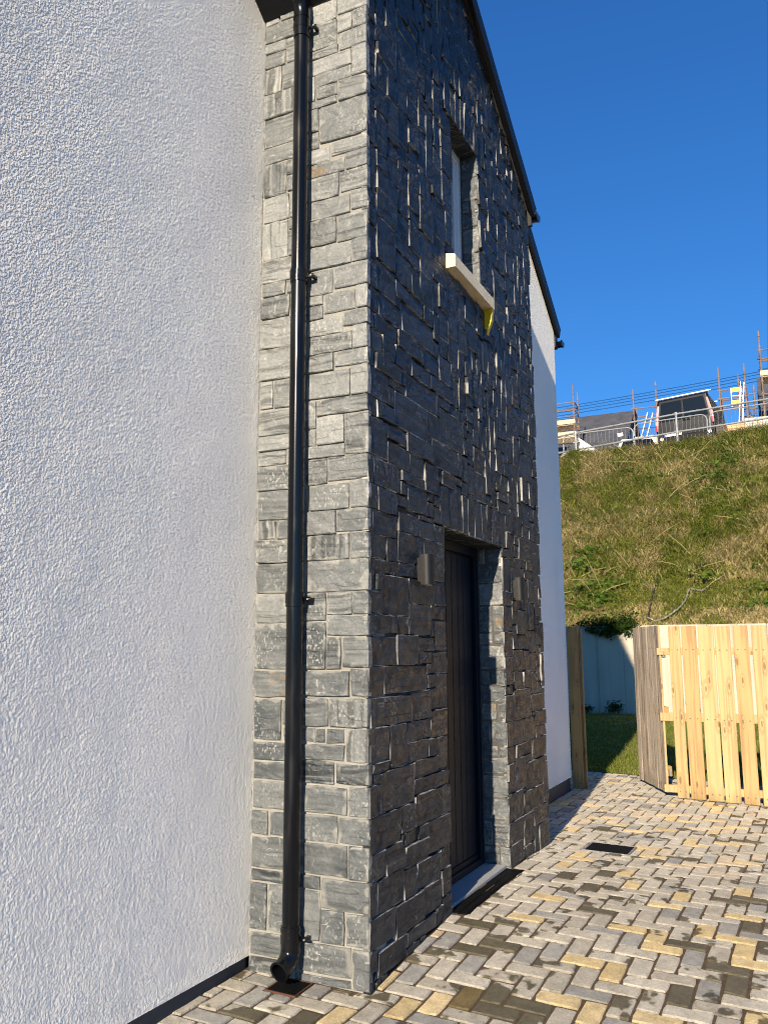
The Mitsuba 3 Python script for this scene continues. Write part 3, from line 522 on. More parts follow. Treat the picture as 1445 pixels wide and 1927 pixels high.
class Layout:
    """rubble layout on a fine grid: given stones first, then random stones fill what is free"""
    def __init__(self, u0, u1, z0, z1, g=.005):
        self.u0, self.z0, self.g = u0, z0, g; self.n, self.m = int(round((u1 - u0) / g)), int(round((z1 - z0) / g))
        self.occ = np.zeros((self.n, self.m), bool); self.st = []
    def block(self, a, b, c, d):
        i = [int(round((v - o) / self.g)) for v, o in ((a, self.u0), (b, self.u0), (c, self.z0), (d, self.z0))]
        self.occ[max(i[0], 0):max(i[1], 0), max(i[2], 0):max(i[3], 0)] = True
    def mask(self, keep):
        """keep(u, z) -> bool array: the rest is blocked"""
        u = self.u0 + (np.arange(self.n) + .5) * self.g; z = self.z0 + (np.arange(self.m) + .5) * self.g
        self.occ |= ~keep(*np.meshgrid(u, z, indexing='ij'))
    def give(self, a, c, b, d, minsz=.03, **k):
        i0, i1 = [int(np.clip(round((v - self.u0) / self.g), 0, self.n)) for v in (a, b)]
        j0, j1 = [int(np.clip(round((v - self.z0) / self.g), 0, self.m)) for v in (c, d)]
        while i1 - i0 >= minsz / self.g and j1 - j0 >= minsz / self.g:
            o = self.occ[i0:i1, j0:j1]
            if not o.any(): break
            s = [o[0].mean(), o[-1].mean(), o[:, 0].mean(), o[:, -1].mean()]; q = int(np.argmax(s))
            if s[q] == 0: q = int(np.argmin([i1 - i0, i1 - i0, j1 - j0, j1 - j0]))
            if q == 0: i0 += 1
            elif q == 1: i1 -= 1
            elif q == 2: j0 += 1
            else: j1 -= 1
        else: return False
        self.occ[i0:i1, j0:j1] = True; self.st.append([i0, i1, j0, j1]); return True
    def absorb(self, reach=.03):
        for _ in range(int(reach / self.g)):
            for s in self.st:
                i0, i1, j0, j1 = s
                if i0 > 0 and not self.occ[i0 - 1, j0:j1].any(): self.occ[i0 - 1, j0:j1] = True; s[0] -= 1
                if i1 < self.n and not self.occ[i1, j0:j1].any(): self.occ[i1, j0:j1] = True; s[1] += 1
                i0, i1 = s[:2]
                if j0 > 0 and not self.occ[i0:i1, j0 - 1].any(): self.occ[i0:i1, j0 - 1] = True; s[2] -= 1
                if j1 < self.m and not self.occ[i0:i1, j1].any(): self.occ[i0:i1, j1] = True; s[3] += 1
    def fill(self, r, wr=(.10, .34), hr=(.06, .19), tall=.10):
        g = self.g
        for j in range(self.m):
            free = np.flatnonzero(~self.occ[:, j])
            while len(free):
                i = free[0]; k = i
                while k < self.n and not self.occ[k, j]: k += 1
                run = k - i
                w = r.uniform(*wr); h = r.uniform(*hr)
                if r.random() < tall: w, h = r.uniform(.07, .13), r.uniform(.16, .26)
                elif r.random() < .18: w, h = r.uniform(.26, .42), r.uniform(.16, .26)
                w = int(w / g); h = int(h / g)
                if run - w < .07 / g: w = run if run < .46 / g else run // 2
                up = 0
                while up < h + int(.05 / g) and j + up < self.m and not self.occ[i:i + w, j + up].any(): up += 1
                # level with a neighbour's bed where one is near
                if i > 0:
                    nb = [s[3] for s in self.st if s[1] >= i - 2 and s[0] < i and s[3] > j + .05 / g and abs(s[3] - j - h) < .035 / g]
                    if nb: h = nb[0] - j
                h = min(h, up); h = max(h, 1)
                if up - h < .05 / g and up < h + .05 / g: h = up
                self.occ[i:i + w, j:j + h] = True
                if w * g >= .03 and h * g >= .028: self.st.append([i, i + w, j, j + h])
                free = np.flatnonzero(~self.occ[:, j])
    def rects(self):
        return [(self.u0 + s[0] * self.g, self.u0 + s[1] * self.g, self.z0 + s[2] * self.g, self.z0 + s[3] * self.g) for s in self.st]

def stone_mesh(rect, to_world, gap, proud, kind, tone, bevel=.005, rough=.003, tilt=.004, back=.035, seg=.07):
    """one split slate block: irregular outline, arrised rim, tilted face with a low crown; to_world(u, w, z) places it (w outwards)"""
    a, b, c, d = rect; g = gap / 2; a, b, c, d = a + g, b - g, c + g, d - g
    if b - a < .012 or d - c < .012: return None
    P = []
    for (x0, y0, x1, y1) in ((a, c, b, c), (b, c, b, d), (b, d, a, d), (a, d, a, c)):
        n = int(np.clip(round(math.hypot(x1 - x0, y1 - y0) / seg), 1, 4))
        for i in range(n): P.append((x0 + (x1 - x0) * i / n, y0 + (y1 - y0) * i / n, i == 0))
    P = np.array(P); o = P[:, :2] + rng.normal(0, rough * .6, (len(P), 2)); cen = np.array([(a + b) / 2, (c + d) / 2])
    cn = P[:, 2] > 0
    o[cn] += (cen - o[cn]) / np.linalg.norm(cen - o[cn], axis=1, keepdims=True) * rng.uniform(0, rough * 2.0, (cn.sum(), 1))
    bv = min(bevel, (b - a) * .2, (d - c) * .2)
    inn = o + (cen - o) / np.linalg.norm(cen - o, axis=1, keepdims=True) * bv * rng.uniform(.8, 2.0, (len(o), 1))
    tl = rng.normal(0, tilt, 2) / np.array([max(b - a, .1), max(d - c, .1)])
    def w(p): return proud + (p - cen) @ tl
    n = len(o)
    mid = cen + (inn - cen) * .5
    uu = np.concatenate([o[:, 0], o[:, 0], inn[:, 0], mid[:, 0], [cen[0]]]); zz = np.concatenate([o[:, 1], o[:, 1], inn[:, 1], mid[:, 1], [cen[1]]])
    ww = np.concatenate([np.full(n, -back), w(o) - bv * .8, w(inn) + rng.normal(0, rough * .25, n), w(mid) + rng.normal(0, rough * .45, n), [w(cen) + rng.normal(0, rough * .5)]])
    i = np.arange(n); j = (i + 1) % n; F = []
    for k in range(3): F += [np.c_[k * n + i, k * n + j, (k + 1) * n + j], np.c_[k * n + i, (k + 1) * n + j, (k + 1) * n + i]]
    F.append(np.c_[3 * n + i, 3 * n + j, i * 0 + 4 * n])
    f = np.vstack(F); v = to_world(uu, ww, zz)
    s = np.clip(np.c_[(uu - a) / (b - a), (zz - c) / (d - c)], .01, .99)
    # orient outwards
    nrm = np.cross(v[f[-1][1]] - v[f[-1][0]], v[f[-1][2]] - v[f[-1][0]]); out = to_world(np.array([0.]), np.array([1.]), np.array([0.])) - to_world(np.array([0.]), np.array([0.]), np.array([0.]))
    if nrm @ out[0] < 0: f = f[:, ::-1]
    return v, f, np.c_[kind + s[:, 0], tone + s[:, 1]]

def lay(holder, rects, to_world, gapf, proudf, kindf, tonef=None, limit=300, **kw):
    todo = []
    for r in rects:
        m = stone_mesh(r, to_world, gapf(r), proudf(r), kindf(r), tonef(r) if tonef else R.randrange(64), **kw)
        if m is None: continue
        c = m[0].mean(0); todo.append(((r[1] - r[0]) * (r[3] - r[2]) / np.linalg.norm(c - CAM) ** 2, m))
    todo.sort(key=lambda t: -t[0])
    rest, ruv = MB(), []
    for i, (_, (v, f, uv)) in enumerate(todo):
        if i < limit: part('stone', (v, f), 'slate', holder, uv=uv)
        else: rest.add(v, f); ruv.append(uv)
    if ruv: part('small_stones', rest.get(), 'slate', holder, uv=np.vstack(ruv), kind='stuff')
    return len(todo)

# bay roof line (gable): outer verge edge through (1.59, 5.873) and (2.966, 5.045)
PITCH = .602; RIDGE = (1.48, 5.94)
def bay_top(x): return RIDGE[1] - PITCH * np.abs(x - RIDGE[0])

# --- stone gable: mortar backing with the two openings
outer = Polygon([(0.012, -.10), (BW - .01, -.10), (BW - .01, bay_top(BW) - .06), (RIDGE[0], RIDGE[1] - .06), (0.012, bay_top(0) - .06)])
holes = sbox(D1, -.2, D2, DH).union(sbox(W1, WS - .1, W2, WT))
gm = MB().prism(outer.difference(holes), 1, .022, .20)
gable = part('gable_wall', gm.get(), 'dark_mortar', house, label='dark slate stone gable wall with door and small window')
lay_g = Layout(0.002, BW - .002, -.02, 5.93)
lay_g.mask(lambda u, z: (z < bay_top(u) - .075) & (z > np.interp(u, KX, KH) - .012))
lay_g.block(D1, D2, -1, DH); lay_g.block(W1, W2, WS - .012, WT); lay_g.block(W1 - .135, W2 + .115, WS - .125, WS)
lx = [.897, 1.025, 1.148, 1.254, 1.36, 1.47, 1.595, 1.69, 1.803, 1.935, 2.06]
for a, b in zip(lx, lx[1:]): lay_g.give(a, DH, b, DH + R.uniform(.20, .25))
wx = [1.10, 1.19, 1.27, 1.36, 1.43, 1.53, 1.62, 1.70, 1.79]
for a, b in zip(wx, wx[1:]): lay_g.give(a, WT, b, WT + R.uniform(.17, .23))
for a, c, b, d in GABLE_STONES: lay_g.give(a, c, b, d)
lay_g.absorb(); lay_g.fill(R, wr=(.09, .32), hr=(.06, .18), tall=.12)
ng = lay(gable, lay_g.rects(), lambda u, w, z: np.c_[u, -w, z], lambda r: R.uniform(.003, .006), lambda r: min(abs(R.gauss(0, .0040)) + (R.random() < .10) * R.uniform(.003, .006), .011),
         lambda r: R.choices((0, 1, 2, 3), (72, 15, 9, 4))[0], None, rough=.0034, bevel=.0028, tilt=.0055, back=.03)

# --- sunlit return of the bay, facing the camera
rm = MB().box((.008, .012, -.10), (.20, D - .003, 4.80))
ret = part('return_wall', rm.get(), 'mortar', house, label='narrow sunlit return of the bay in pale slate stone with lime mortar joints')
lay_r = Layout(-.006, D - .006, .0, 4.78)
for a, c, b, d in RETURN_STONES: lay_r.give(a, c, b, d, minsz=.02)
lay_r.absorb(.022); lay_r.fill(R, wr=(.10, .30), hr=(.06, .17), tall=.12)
UPRIGHT = [(.50, 4.40), (.52, 3.83)]
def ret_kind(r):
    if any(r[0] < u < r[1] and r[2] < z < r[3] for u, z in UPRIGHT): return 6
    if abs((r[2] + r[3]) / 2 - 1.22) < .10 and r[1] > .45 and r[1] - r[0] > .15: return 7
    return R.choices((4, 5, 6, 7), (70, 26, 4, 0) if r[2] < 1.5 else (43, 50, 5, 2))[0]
def ret_world(u, w, z): return np.c_[-w, u, z]
nr = lay(ret, lay_r.rects(), ret_world, lambda r: R.uniform(.006, .011) if r[2] < 1.3 else R.uniform(.003, .006), lambda r: .001 + abs(R.gauss(0, .004)), ret_kind, lambda r: int(np.clip(R.gauss(np.interp(r[2], [0, 1.3, 2.6, 4.5], [9, 14, 40, 38]), 11), 0, 63)), rough=.0026, bevel=.004, tilt=.003, back=.03)  # stone tone rises with height: sheen on the upper wall put into colour

# --- jambs: door reveal and window reveal (the faces looking towards the camera)
def reveal(x, y1, z0, z1, name, label):
    h = part(name, MB().box((x + .006, .024, z0), (x + .03, y1, z1)).get(), 'dark_mortar', house, label=label)
    L = Layout(-.004, y1, z0, z1); z = z0
    while z < z1 - .03:
        hh = min(R.uniform(.07, .19), z1 - z)
        if z1 - z - hh < .05: hh = z1 - z
        if R.random() < .45: L.give(-.004, z, y1, z + hh)
        else:
            m = R.uniform(.05, y1 - .05); L.give(-.004, z, m, z + hh); L.give(m, z, y1, z + hh)
        z += hh
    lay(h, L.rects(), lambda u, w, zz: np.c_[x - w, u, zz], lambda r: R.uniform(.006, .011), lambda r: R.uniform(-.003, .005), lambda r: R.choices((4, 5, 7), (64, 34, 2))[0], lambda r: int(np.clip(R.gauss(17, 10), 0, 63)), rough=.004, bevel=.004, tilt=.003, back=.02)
reveal(D2 - .004, .165, .02, DH, 'door_reveal', 'pale slate jamb on the far side of the door')
reveal(W2 - .004, .118, WS, WT, 'window_reveal', 'slate jamb on the far side of the window')
def soffit(x0, x1, y1, z, name):
    h = part(name, MB().box((x0 - .03, .024, z + .006), (x1 + .03, y1, z + .03)).get(), 'dark_mortar', house)
    L = Layout(x0, x1, -.004, y1); x = x0
    while x < x1 - .02:
        w = min(R.uniform(.07, .15), x1 - x); L.give(x, -.004, x + w, y1); x += w
    lay(h, L.rects(), lambda u, w, yy: np.c_[u, yy, z - w], lambda r: .006, lambda r: R.uniform(0, .006), lambda r: R.choices((0, 1), (2, 1))[0], None, rough=.003, back=.02)
soffit(D1, D2, .165, DH, 'door_soffit'); soffit(W1, W2, .118, WT, 'window_soffit')

# hidden core of the bay, so that no light leaks through
core = MB().box((D1 - .25, .205, -.1), (D1 - .2, D + .4, 4.7)).box((BW - .012, .02, -.1), (BW, D, 5.0)).box((D1, .30, -.1), (D2 + .05, .34, DH + .1)).box((D1 - .02, .022, -.1), (D1, .205, DH)).box((W1 - .02, .022, WS - .1), (W1 - .0005, .205, WT))
part('inner_wall', core.get(), 'room_dark', house)
part('room', MB().box((W1 - .3, .62, WS - .5), (W2 + .8, .66, WT + .3)).get(), 'room_dark', house)

# --- door
door = part('door', MB().box((D1 + .09, .196, .13), (D2 - .075, .235, DH - .045)).get(), 'door_paint', house, label='anthracite grey front door of upright grooved boards')
xs = np.array([1.09, 1.21, 1.33, 1.446, 1.547, 1.655, 1.747, 1.905])
for a, b in zip(xs, xs[1:]): part('board', MB().box((a + .003, .188, .16), (b - .003, .198, DH - .075), bevel=.003).get(), 'door_paint', door)
part('kick_rail', MB().box((D1 + .10, .183, .125), (D2 - .08, .197, .158), bevel=.003).get(), 'door_paint', door)
fr = MB().box((D1, .165, .095), (D1 + .075, .245, DH - .002), bevel=.004).box((D2 - .068, .165, .095), (D2 - .0075, .245, DH - .002), bevel=.004).box((D1 + .0755, .167, DH - .065), (D2 - .0685, .243, DH - .0025), bevel=.004)
part('door_frame', fr.get(), 'door_paint', house)
part('threshold', MB().box((D1, .160, .088), (D2 - .008, .26, .128), bevel=.006).get(), 'door_paint', house)
part('doorstep', MB().box((D1, .022, -.05), (D2 - .008, .170, .0875), bevel=.003).get(), 'grey_slab', house, label='smooth grey stone doorstep')
# --- window
FY = .118
win = part('window', MB().box((W1, FY, WS), (W1 + .055, FY + .07, WT), bevel=.006).box((W2 - .060, FY, WS), (W2 - .006, FY + .07, WT), bevel=.006).box((W1 + .0555, FY + .002, WT - .06), (W2 - .0605, FY + .068, WT - .001), bevel=.006).box((W1 + .0555, FY + .002, WS), (W2 - .0605, FY + .068, WS + .05), bevel=.006).get(), 'white_plastic', house, label='small upright window with white plastic frame above the door')
part('sash', MB().box((W1 + .056, FY + .012, WS + .051), (W1 + .10, FY + .06, WT - .061), bevel=.005).box((W2 - .105, FY + .012, WS + .051), (W2 - .061, FY + .06, WT - .061), bevel=.005).get(), 'white_plastic', win)
part('pane', MB().add([[W1 + .095, FY + .035, WS + .05], [W2 - .1, FY + .035, WS + .05], [W2 - .1, FY + .035, WT - .06], [W1 + .095, FY + .035, WT - .06]], [[0, 1, 2], [0, 2, 3]]).get(), 'window_glass', win)
sill = Polygon([(-.062, WS - .115), (.11, WS - .115), (.11, WS - .008), (.0, WS - .022), (-.055, WS - .032), (-.062, WS - .040)])
part('window_sill', MB().prism(sill, 0, W1 - .132, W2 + .112).get(), 'sill_concrete', house, label='cream precast concrete window sill')

# --- roughcast walls of the main house
RC = (-.30, 8.62)     # main ridge
def main_top(x): return RC[1] - .617 * abs(x - RC[0])
xs = np.arange(-2.35, .0001, .0062); zs = np.arange(.068, 5.06, .0062)
X, Z = np.meshgrid(np.append(xs, 0.012), zs, indexing='ij')
q = np.stack([X, Z, X * 0], -1)
def stipple(f, s): return meshkit.noise(np.stack([X * f, Z * f, X * 0 + s], -1))
hgt = (stipple(80, 7) - .5) * .0007 + (stipple(2.2, 3) - .5) * .004 + (stipple(7, 4) - .5) * .0015
hgt += smooth01((.13 - Z) / .07) * .003
v = np.stack([X, D - hgt, Z], -1).reshape(-1, 3); m_ = len(zs); i, j = np.meshgrid(np.arange(X.shape[0] - 1), np.arange(m_ - 1), indexing='ij'); a = i * m_ + j
f = np.stack([a, a + m_, a + m_ + 1, a + 1], -1).reshape(-1, 4)
rw = part('render_wall', (v, f), 'white_render', house, smooth=True, label='white roughcast wall beside the downpipe')
flat = Polygon([(-6.3, .068), (-2.35, .068), (-2.35, 5.06), (.01, 5.06), (.01, .3), (BW, .3), (BW, 5.2), (3.2, 5.2), (3.2, main_top(3.2)), (RC[0], RC[1]), (-6.3, main_top(-6.3))])
flat = Polygon([(-6.3, .068), (-2.352, .068), (-2.352, 5.058), (3.0, 5.058), (3.0, main_top(3.0)), (RC[0], RC[1]), (-6.3, main_top(-6.3))])
part('render_wall', MB().prism(flat, 1, D, D + .25).get(), 'white_render_far', house)
rgt = Polygon([(BW - .01, .135), (RX, .135), (RX, main_top(RX) - .02), (BW - .01, main_top(BW - .01))])
part('render_wall', MB().prism(rgt, 1, RY, RY + .3).box((RX - .25, RY + .3, .135), (RX, 12, 4.9)).get(), 'white_render_far', house, label='white roughcast end wall in the shade beyond the stone bay')
part('plinth', MB().box((-6.3, D + .012, -.2), (.005, D + .15, .074)).get(), 'plinth_paint', house)
part('plinth', MB().box((BW, RY + .014, -.2), (RX - .012, RY + .2, .133)).box((RX - .2, RY + .2, -.2), (RX - .012, 12, .133)).get(), 'plinth_paint', house)
part('rear_wall', MB().box((-6.3, 11.8, -.2), (RX - .3, 12, 4.9)).box((-6.3, D + .26, -.2), (-6.1, 11.8, 4.9)).get(), 'white_render_far', house)

# --- roofs, verges, gutters
def slope_slab(x0, z0, x1, z1, y0, y1, t):
    n = np.array([-(z1 - z0), x1 - x0]); n = n / np.linalg.norm(n) * (1 if x1 > x0 else -1)
    return Polygon([(x0, z0), (x1, z1), (x1 - n[0] * t, z1 - n[1] * t), (x0 - n[0] * t, z0 - n[1] * t)])
ex = 3.02
roof_b = MB().prism(slope_slab(RIDGE[0], RIDGE[1], ex + .04, bay_top(ex + .04), 0, 0, .05), 1, -.03, 3.0).prism(slope_slab(RIDGE[0], RIDGE[1], -.16, bay_top(-.16), 0, 0, .05), 1, -.03, 3.0)
part('bay_roof', roof_b.get(), 'roof_slate', house)
vb = MB().prism(slope_slab(RIDGE[0], RIDGE[1] + .012, ex, bay_top(ex) + .012, 0, 0, .115), 1, -.062, -.0305).prism(slope_slab(RIDGE[0], RIDGE[1] + .012, -.12, bay_top(-.12) + .012, 0, 0, .115), 1, -.062, -.0305)
part('verge', vb.get(), 'verge_plastic', house, label='dark verge trim down the slope of the bay roof')
# eaves of the bay: far gutter with stop end, near soffit box
def gutter(xc, zc, y0, y1, r=.056):
    a = np.linspace(math.pi, 2 * math.pi, 13); p = [(xc + r * math.cos(t), zc + r * math.sin(t)) for t in a]; qn = [(xc + (r - .006) * math.cos(t), zc + (r - .006) * math.sin(t)) for t in a[::-1]]
    m = MB().prism(Polygon(p + qn), 1, y0, y1)
    m.prism(Polygon([(xc + (r + .004) * math.cos(t), zc + (r + .004) * math.sin(t)) for t in a] + [(xc + r + .004, zc + .012), (xc - r - .004, zc + .012)]), 1, y0 - .012, y0 + .004)
    return m
g1 = gutter(3.055, 4.985, -.055, RY)
part('gutter', g1.get(), 'black_plastic', house, label='black gutter end at the foot of the bay verge')
part('fascia', MB().box((BW + .0, -.03, 4.86), (BW + .035, RY, 5.03)).get(), 'verge_plastic', house)
sf = Polygon([(-.005, 4.765), (-.11, 4.835), (-.26, 4.95), (-.26, 5.0), (-.005, 5.0)])
part('soffit', MB().prism(sf, 1, -.02, D).get(), 'verge_plastic', house, label='dark eaves box over the top of the downpipe')
part('gutter', gutter(-.30, 4.99, -.04, D).get(), 'black_plastic', house)
# main roof
mz = lambda x: main_top(x) + .10
vy = RY - .055
part('roof', MB().prism(slope_slab(RC[0], mz(RC[0]), 5.76, mz(5.76), 0, 0, .06), 1, vy + .03, 12.1).prism(slope_slab(RC[0], mz(RC[0]), -6.5, mz(-6.5), 0, 0, .06), 1, vy + .03, 12.1).get(), 'roof_slate', house)
part('verge', MB().prism(slope_slab(RC[0], mz(RC[0]) + .012, 5.735, mz(5.735) + .012, 0, 0, .14), 1, vy, vy + .0295).get(), 'verge_plastic', house, label='dark verge of the main roof above the shaded white wall')
part('gutter', gutter(5.79, mz(5.79) - .085, vy + .005, 12.0).get(), 'black_plastic', house, label='black gutter end on the main roof beyond the bay')
part('fascia', MB().box((RX + .002, vy + .04, mz(5.7) - .24), (RX + .1, 12.0, mz(5.76) - .07)).get(), 'verge_plastic', house)

# --- lamps either side of the door
def lamp(x, z0, label):
    t = thing('wall_lamp', label, 'wall lamp', 'wall lamps either side of the door')
    w, d, h = .082, .078, .155; r = .034
    prof = [(x, -.022)] + [(x + .030 - .030 * math.cos(a), -d + .034 - .034 * math.sin(a)) for a in np.linspace(0, math.pi / 2, 8)] + [(x + w - r + r * math.sin(a), -d + r - r * math.cos(a)) for a in np.linspace(0, math.pi / 2, 7)] + [(x + w, -.022)]
    part('housing', MB().prism(Polygon(prof), 2, z0, z0 + h).get(), 'lamp_metal', t, smooth=35)
    part('back_plate', MB().box((x + .012, -.022, z0 + .015), (x + w - .012, .012, z0 + h - .015)).get(), 'lamp_metal', t)
    part('lens', MB().box((x + .015, -d + .018, z0 - .002), (x + w - .015, -.03, z0 + .002)).get(), 'white_plastic', t)
lamp(.560, 1.752, 'dark grey curved wall lamp between the near corner and the door')
lamp(2.205, 1.758, 'dark grey curved wall lamp on the far side of the door')
yw = MB().prism(Polygon([(.004, 3.685), (-.058, 3.684), (-.050, 3.60), (-.028, 3.545), (-.018, 3.515), (.004, 3.50)]), 0, 1.765, 1.800)
solo('yellow_wedge', yw.get(), 'yellow_plastic', 'yellow wedge left under the end of the window sill', 'wedge')

# --- downpipe
dp = thing('downpipe', 'glossy black round downpipe running down the sunlit stone return', 'downpipe')
PX, PY, PR = -.060, .338, .038
part('pipe', MB().tube([(PX, PY + .010 - .008 * t, .165 + 4.45 * t) for t in np.linspace(0, 1, 24)], PR, 40).get(), 'black_plastic', dp, smooth=40)
def px(z): return PY + .010 - .008 * (z - .165) / 4.45
for z, extra in ((4.60, .03), (3.235, 0), (1.655, 0), (.19, .02)):
    y = px(z)
    part('collar', MB().tube([(PX, y, z - .035 - extra), (PX, y, z - .034 - extra), (PX, y, z + .034 + extra), (PX, y, z + .035 + extra)], [PR, PR + .0045, PR + .0045, PR], 40).tube([(PX, y, z + .012 + extra), (PX, y, z + .024 + extra)], [PR + .007] * 2, 40).get(), 'black_plastic', dp, smooth=40)
    bk = part('bracket', MB().tube([(PX, y, z - .016), (PX, y, z + .016)], PR + .0065, 40).box((PX + .012, y - PR - .036, z - .010), (PX + .022, y - PR + .01, z + .010), bevel=.003).box((PX + .018, y - PR - .034, z - .008), (.006, y - PR - .016, z + .008), bevel=.002).get(), 'black_plastic', dp, smooth=40)
    part('screw', MB().tube([(PX + .0125, y - PR - .024, z), (PX + .007, y - PR - .024, z)], .004, 10).get(), 'bright_metal', bk)
# top swan neck into the eaves and the shoe at the foot
part('swan_neck', MB().tube([(PX, px(4.6), 4.58), (PX, px(4.6), 4.68), (PX - .02, px(4.6), 4.74), (PX - .10, px(4.6), 4.82), (PX - .20, px(4.6), 4.90), (PX - .235, px(4.6), 4.98)], PR + .004, 32).get(), 'black_plastic', dp, smooth=50)
sy = px(.1); sp = [(PX, sy, .20), (PX, sy, .150), (PX - .008, sy, .122), (PX - .026, sy + .002, .100), (PX - .050, sy + .005, .086), (PX - .078, sy + .008, .077)]
sh = part('shoe', MB().tube(sp, [PR + .003] * 5 + [PR + .006], 36, caps=False).tube(sp[::-1], [PR - .001] + [PR - .003] * 5, 36, caps=False).get(), 'black_plastic', dp, smooth=50)
def plate_tube(p, d, r0, r1):
    d = np.array(d) / np.linalg.norm(d); a = np.cross(d, [0, 1, .1]); a /= np.linalg.norm(a); b = np.cross(d, a); t = np.linspace(0, 2 * np.pi, 37)[:-1]; c = np.cos(t)[:, None] * a + np.sin(t)[:, None] * b
    v = np.vstack([p + c * r0, p + c * r1]); i = np.arange(36); j = (i + 1) % 36
    return v, np.vstack([np.c_[i, j, 36 + j], np.c_[i, 36 + j, 36 + i]])
part('lip', MB().add(*plate_tube(np.array(sp[-1]), (-.028, .003, -.009), PR - .002, PR + .008)).get(), 'black_plastic', sh)

# --- drains
def grate(key, x0, x1, y0, y1, rim, mat_rim, n, m, dark):
    z = float(gz((x0 + x1) / 2, (y0 + y1) / 2))
    sx = (float(gz(x1, (y0 + y1) / 2)) - float(gz(x0, (y0 + y1) / 2))) / (x1 - x0)
    def tl(mb):
        v, f = mb.get(); v = v.copy(); v[:, 2] += sx * (v[:, 0] - (x0 + x1) / 2) + .0277 * (v[:, 1] - (y0 + y1) / 2); return v, f
    rm = MB().box((x0, y0, z - .03), (x1, y0 + rim, z + .001)).box((x0, y1 - rim, z - .03), (x1, y1, z + .001)).box((x0, y0 + rim, z - .03), (x0 + rim, y1 - rim, z + .001)).box((x1 - rim, y0 + rim, z - .03), (x1, y1 - rim, z + .001))
    part('rim', tl(rm), mat_rim, key)
    part('pit', tl(MB().box((x0 + rim, y0 + rim, z - .05), (x1 - rim, y1 - rim, z - .026))), 'ink', key)
    b = MB(); xa, xb, ya, yb = x0 + rim + .001, x1 - rim - .001, y0 + rim + .001, y1 - rim - .001
    for t in np.linspace(xa, xb, n + 1): b.box((t - dark, ya, z - .016), (t + dark, yb, z - .001))
    for t in np.linspace(ya, yb, m + 1): b.box((xa, t - dark, z - .0172), (xb, t + dark, z - .0022))
    part('grille', tl(b), 'iron', key)
grate(thing('gully_grate', 'small square black gully grate with red clay rim under the downpipe', 'drain grate'), *GULLY[:2], *GULLY[2:], .006, 'clay_red', 8, 8, .0036)
k = thing('drain_cover', 'square black metal drain cover with pale rim set in the block paving', 'drain cover')
grate(k, *GRATE[:2], *GRATE[2:], .012, 'bright_metal', 16, 5, .0058)
ch = thing('channel_drain', 'narrow black channel drain across the front of the doorstep', 'drain')
zc = lambda x: float(gz(x, -.03)) + .002
cx = np.linspace(D1 + .002, D2 - .006, 15)
def chan(mb):
    v, f = mb.get(); v = v.copy(); v[:, 2] += np.interp(v[:, 0], KX, KH) + .0; return v, f
part('rail', chan(MB().box((D1 + .002, -.086, -.04), (D2 - .004, -.074, .0)).box((D1 + .002, .008, -.04), (D2 - .004, .020, .0)).box((D1 + .002, -.040, -.04), (D2 - .004, -.028, -.0015))), 'iron', ch)
part('pit', chan(MB().box((D1 + .002, -.0735, -.05), (D2 - .004, .0075, -.022))), 'ink', ch)
b = MB()
for t in np.arange(D1 + .012, D2 - .012, .018): b.box((t - .005, -.0735, -.02), (t + .005, -.0405, -.003)).box((t - .005, -.0275, -.02), (t + .005, .0075, -.003))
part('grille', chan(b), 'iron', ch)
# ---------------------------------------------------------------- timber fence and gate
def board(parent, name, o, ex, u0, u1, z0, z1, t, kind, lab=None, skew=0.0, bev=.004):
    """upright board in the vertical plane through o along ex; outward side is -en"""
    ex = np.asarray(ex, float); en = np.array([-ex[1], ex[0], 0])
    v, f = bevel_box((u1 - u0, t, z1 - z0), bev)
    # split long faces so that local coordinates run along the board
    v = v.copy(); bow = rng.normal(0, .0025); tw = rng.normal(0, .004)
    q = np.clip(np.c_[v[:, 0] / (u1 - u0) + .5, v[:, 2] / (z1 - z0) + .5], .01, .99)
    off = en * 0
    w = np.asarray(o) + (v[:, :1] + (u0 + u1) / 2 + skew * (v[:, 2:] )) * ex + (v[:, 1:2] + tw * v[:, 2:] ) * en + np.c_[v[:, 0] * 0, v[:, 0] * 0, v[:, 2] + (z0 + z1) / 2]
    return part(name, (w, f), 'wood', parent, uv=np.c_[kind + q[:, 0], R.randrange(64) + q[:, 1]], label=lab)

FO = np.array([5.644, -.597, 0]); FE = np.array([-.0449, -.999, 0]); FN = np.array([.999, -.0449, 0])
fence = thing('timber_fence', 'pale pine fence of upright boards with gaps, closing the side of the house', 'fence')
edges = [(-.022, .087), (.103, .242), (.263, .404), (.416, .557), (.584, .719), (.750, .883), (.899, 1.035)]
u = 1.052
while u < 4.6:
    w = R.choice((.142, .145, .14)); edges.append((u, u + w)); u += w + R.uniform(.014, .027)
for i, (a, b) in enumerate(edges):
    kind = (0, 1, 0, 0, 1, 0, 0)[i] if i < 7 else R.choice((0, 0, 1))
    z = float(gz(5.6, -.6 - (a + b) / 2)) + .006
    board(fence, 'board', FO, FE, a, b, z, 1.653 + rng.normal(0, .003), .020, kind)
for z0, z1 in ((1.37, 1.44), (.72, .80), (.035, .105)):
    m = MB().obox(FO + FE * 2.2 + FN * .036 + [0, 0, (z0 + z1) / 2], [FE, FN, [0, 0, 1]], (4.7, .045, z1 - z0), bevel=.003).get()
    part('rail', m, 'wood', fence, uv=uvc(len(m[0]), .5, 20.5))
for u in (.30, 2.3, 4.3):
    m = MB().obox(FO + FE * u + FN * .105 + [0, 0, .72], [FE, FN, [0, 0, 1]], (.095, .09, 1.62), bevel=.004).get()
    part('post', m, 'wood', fence, uv=uvc(len(m[0]), 1.5, 9.5))

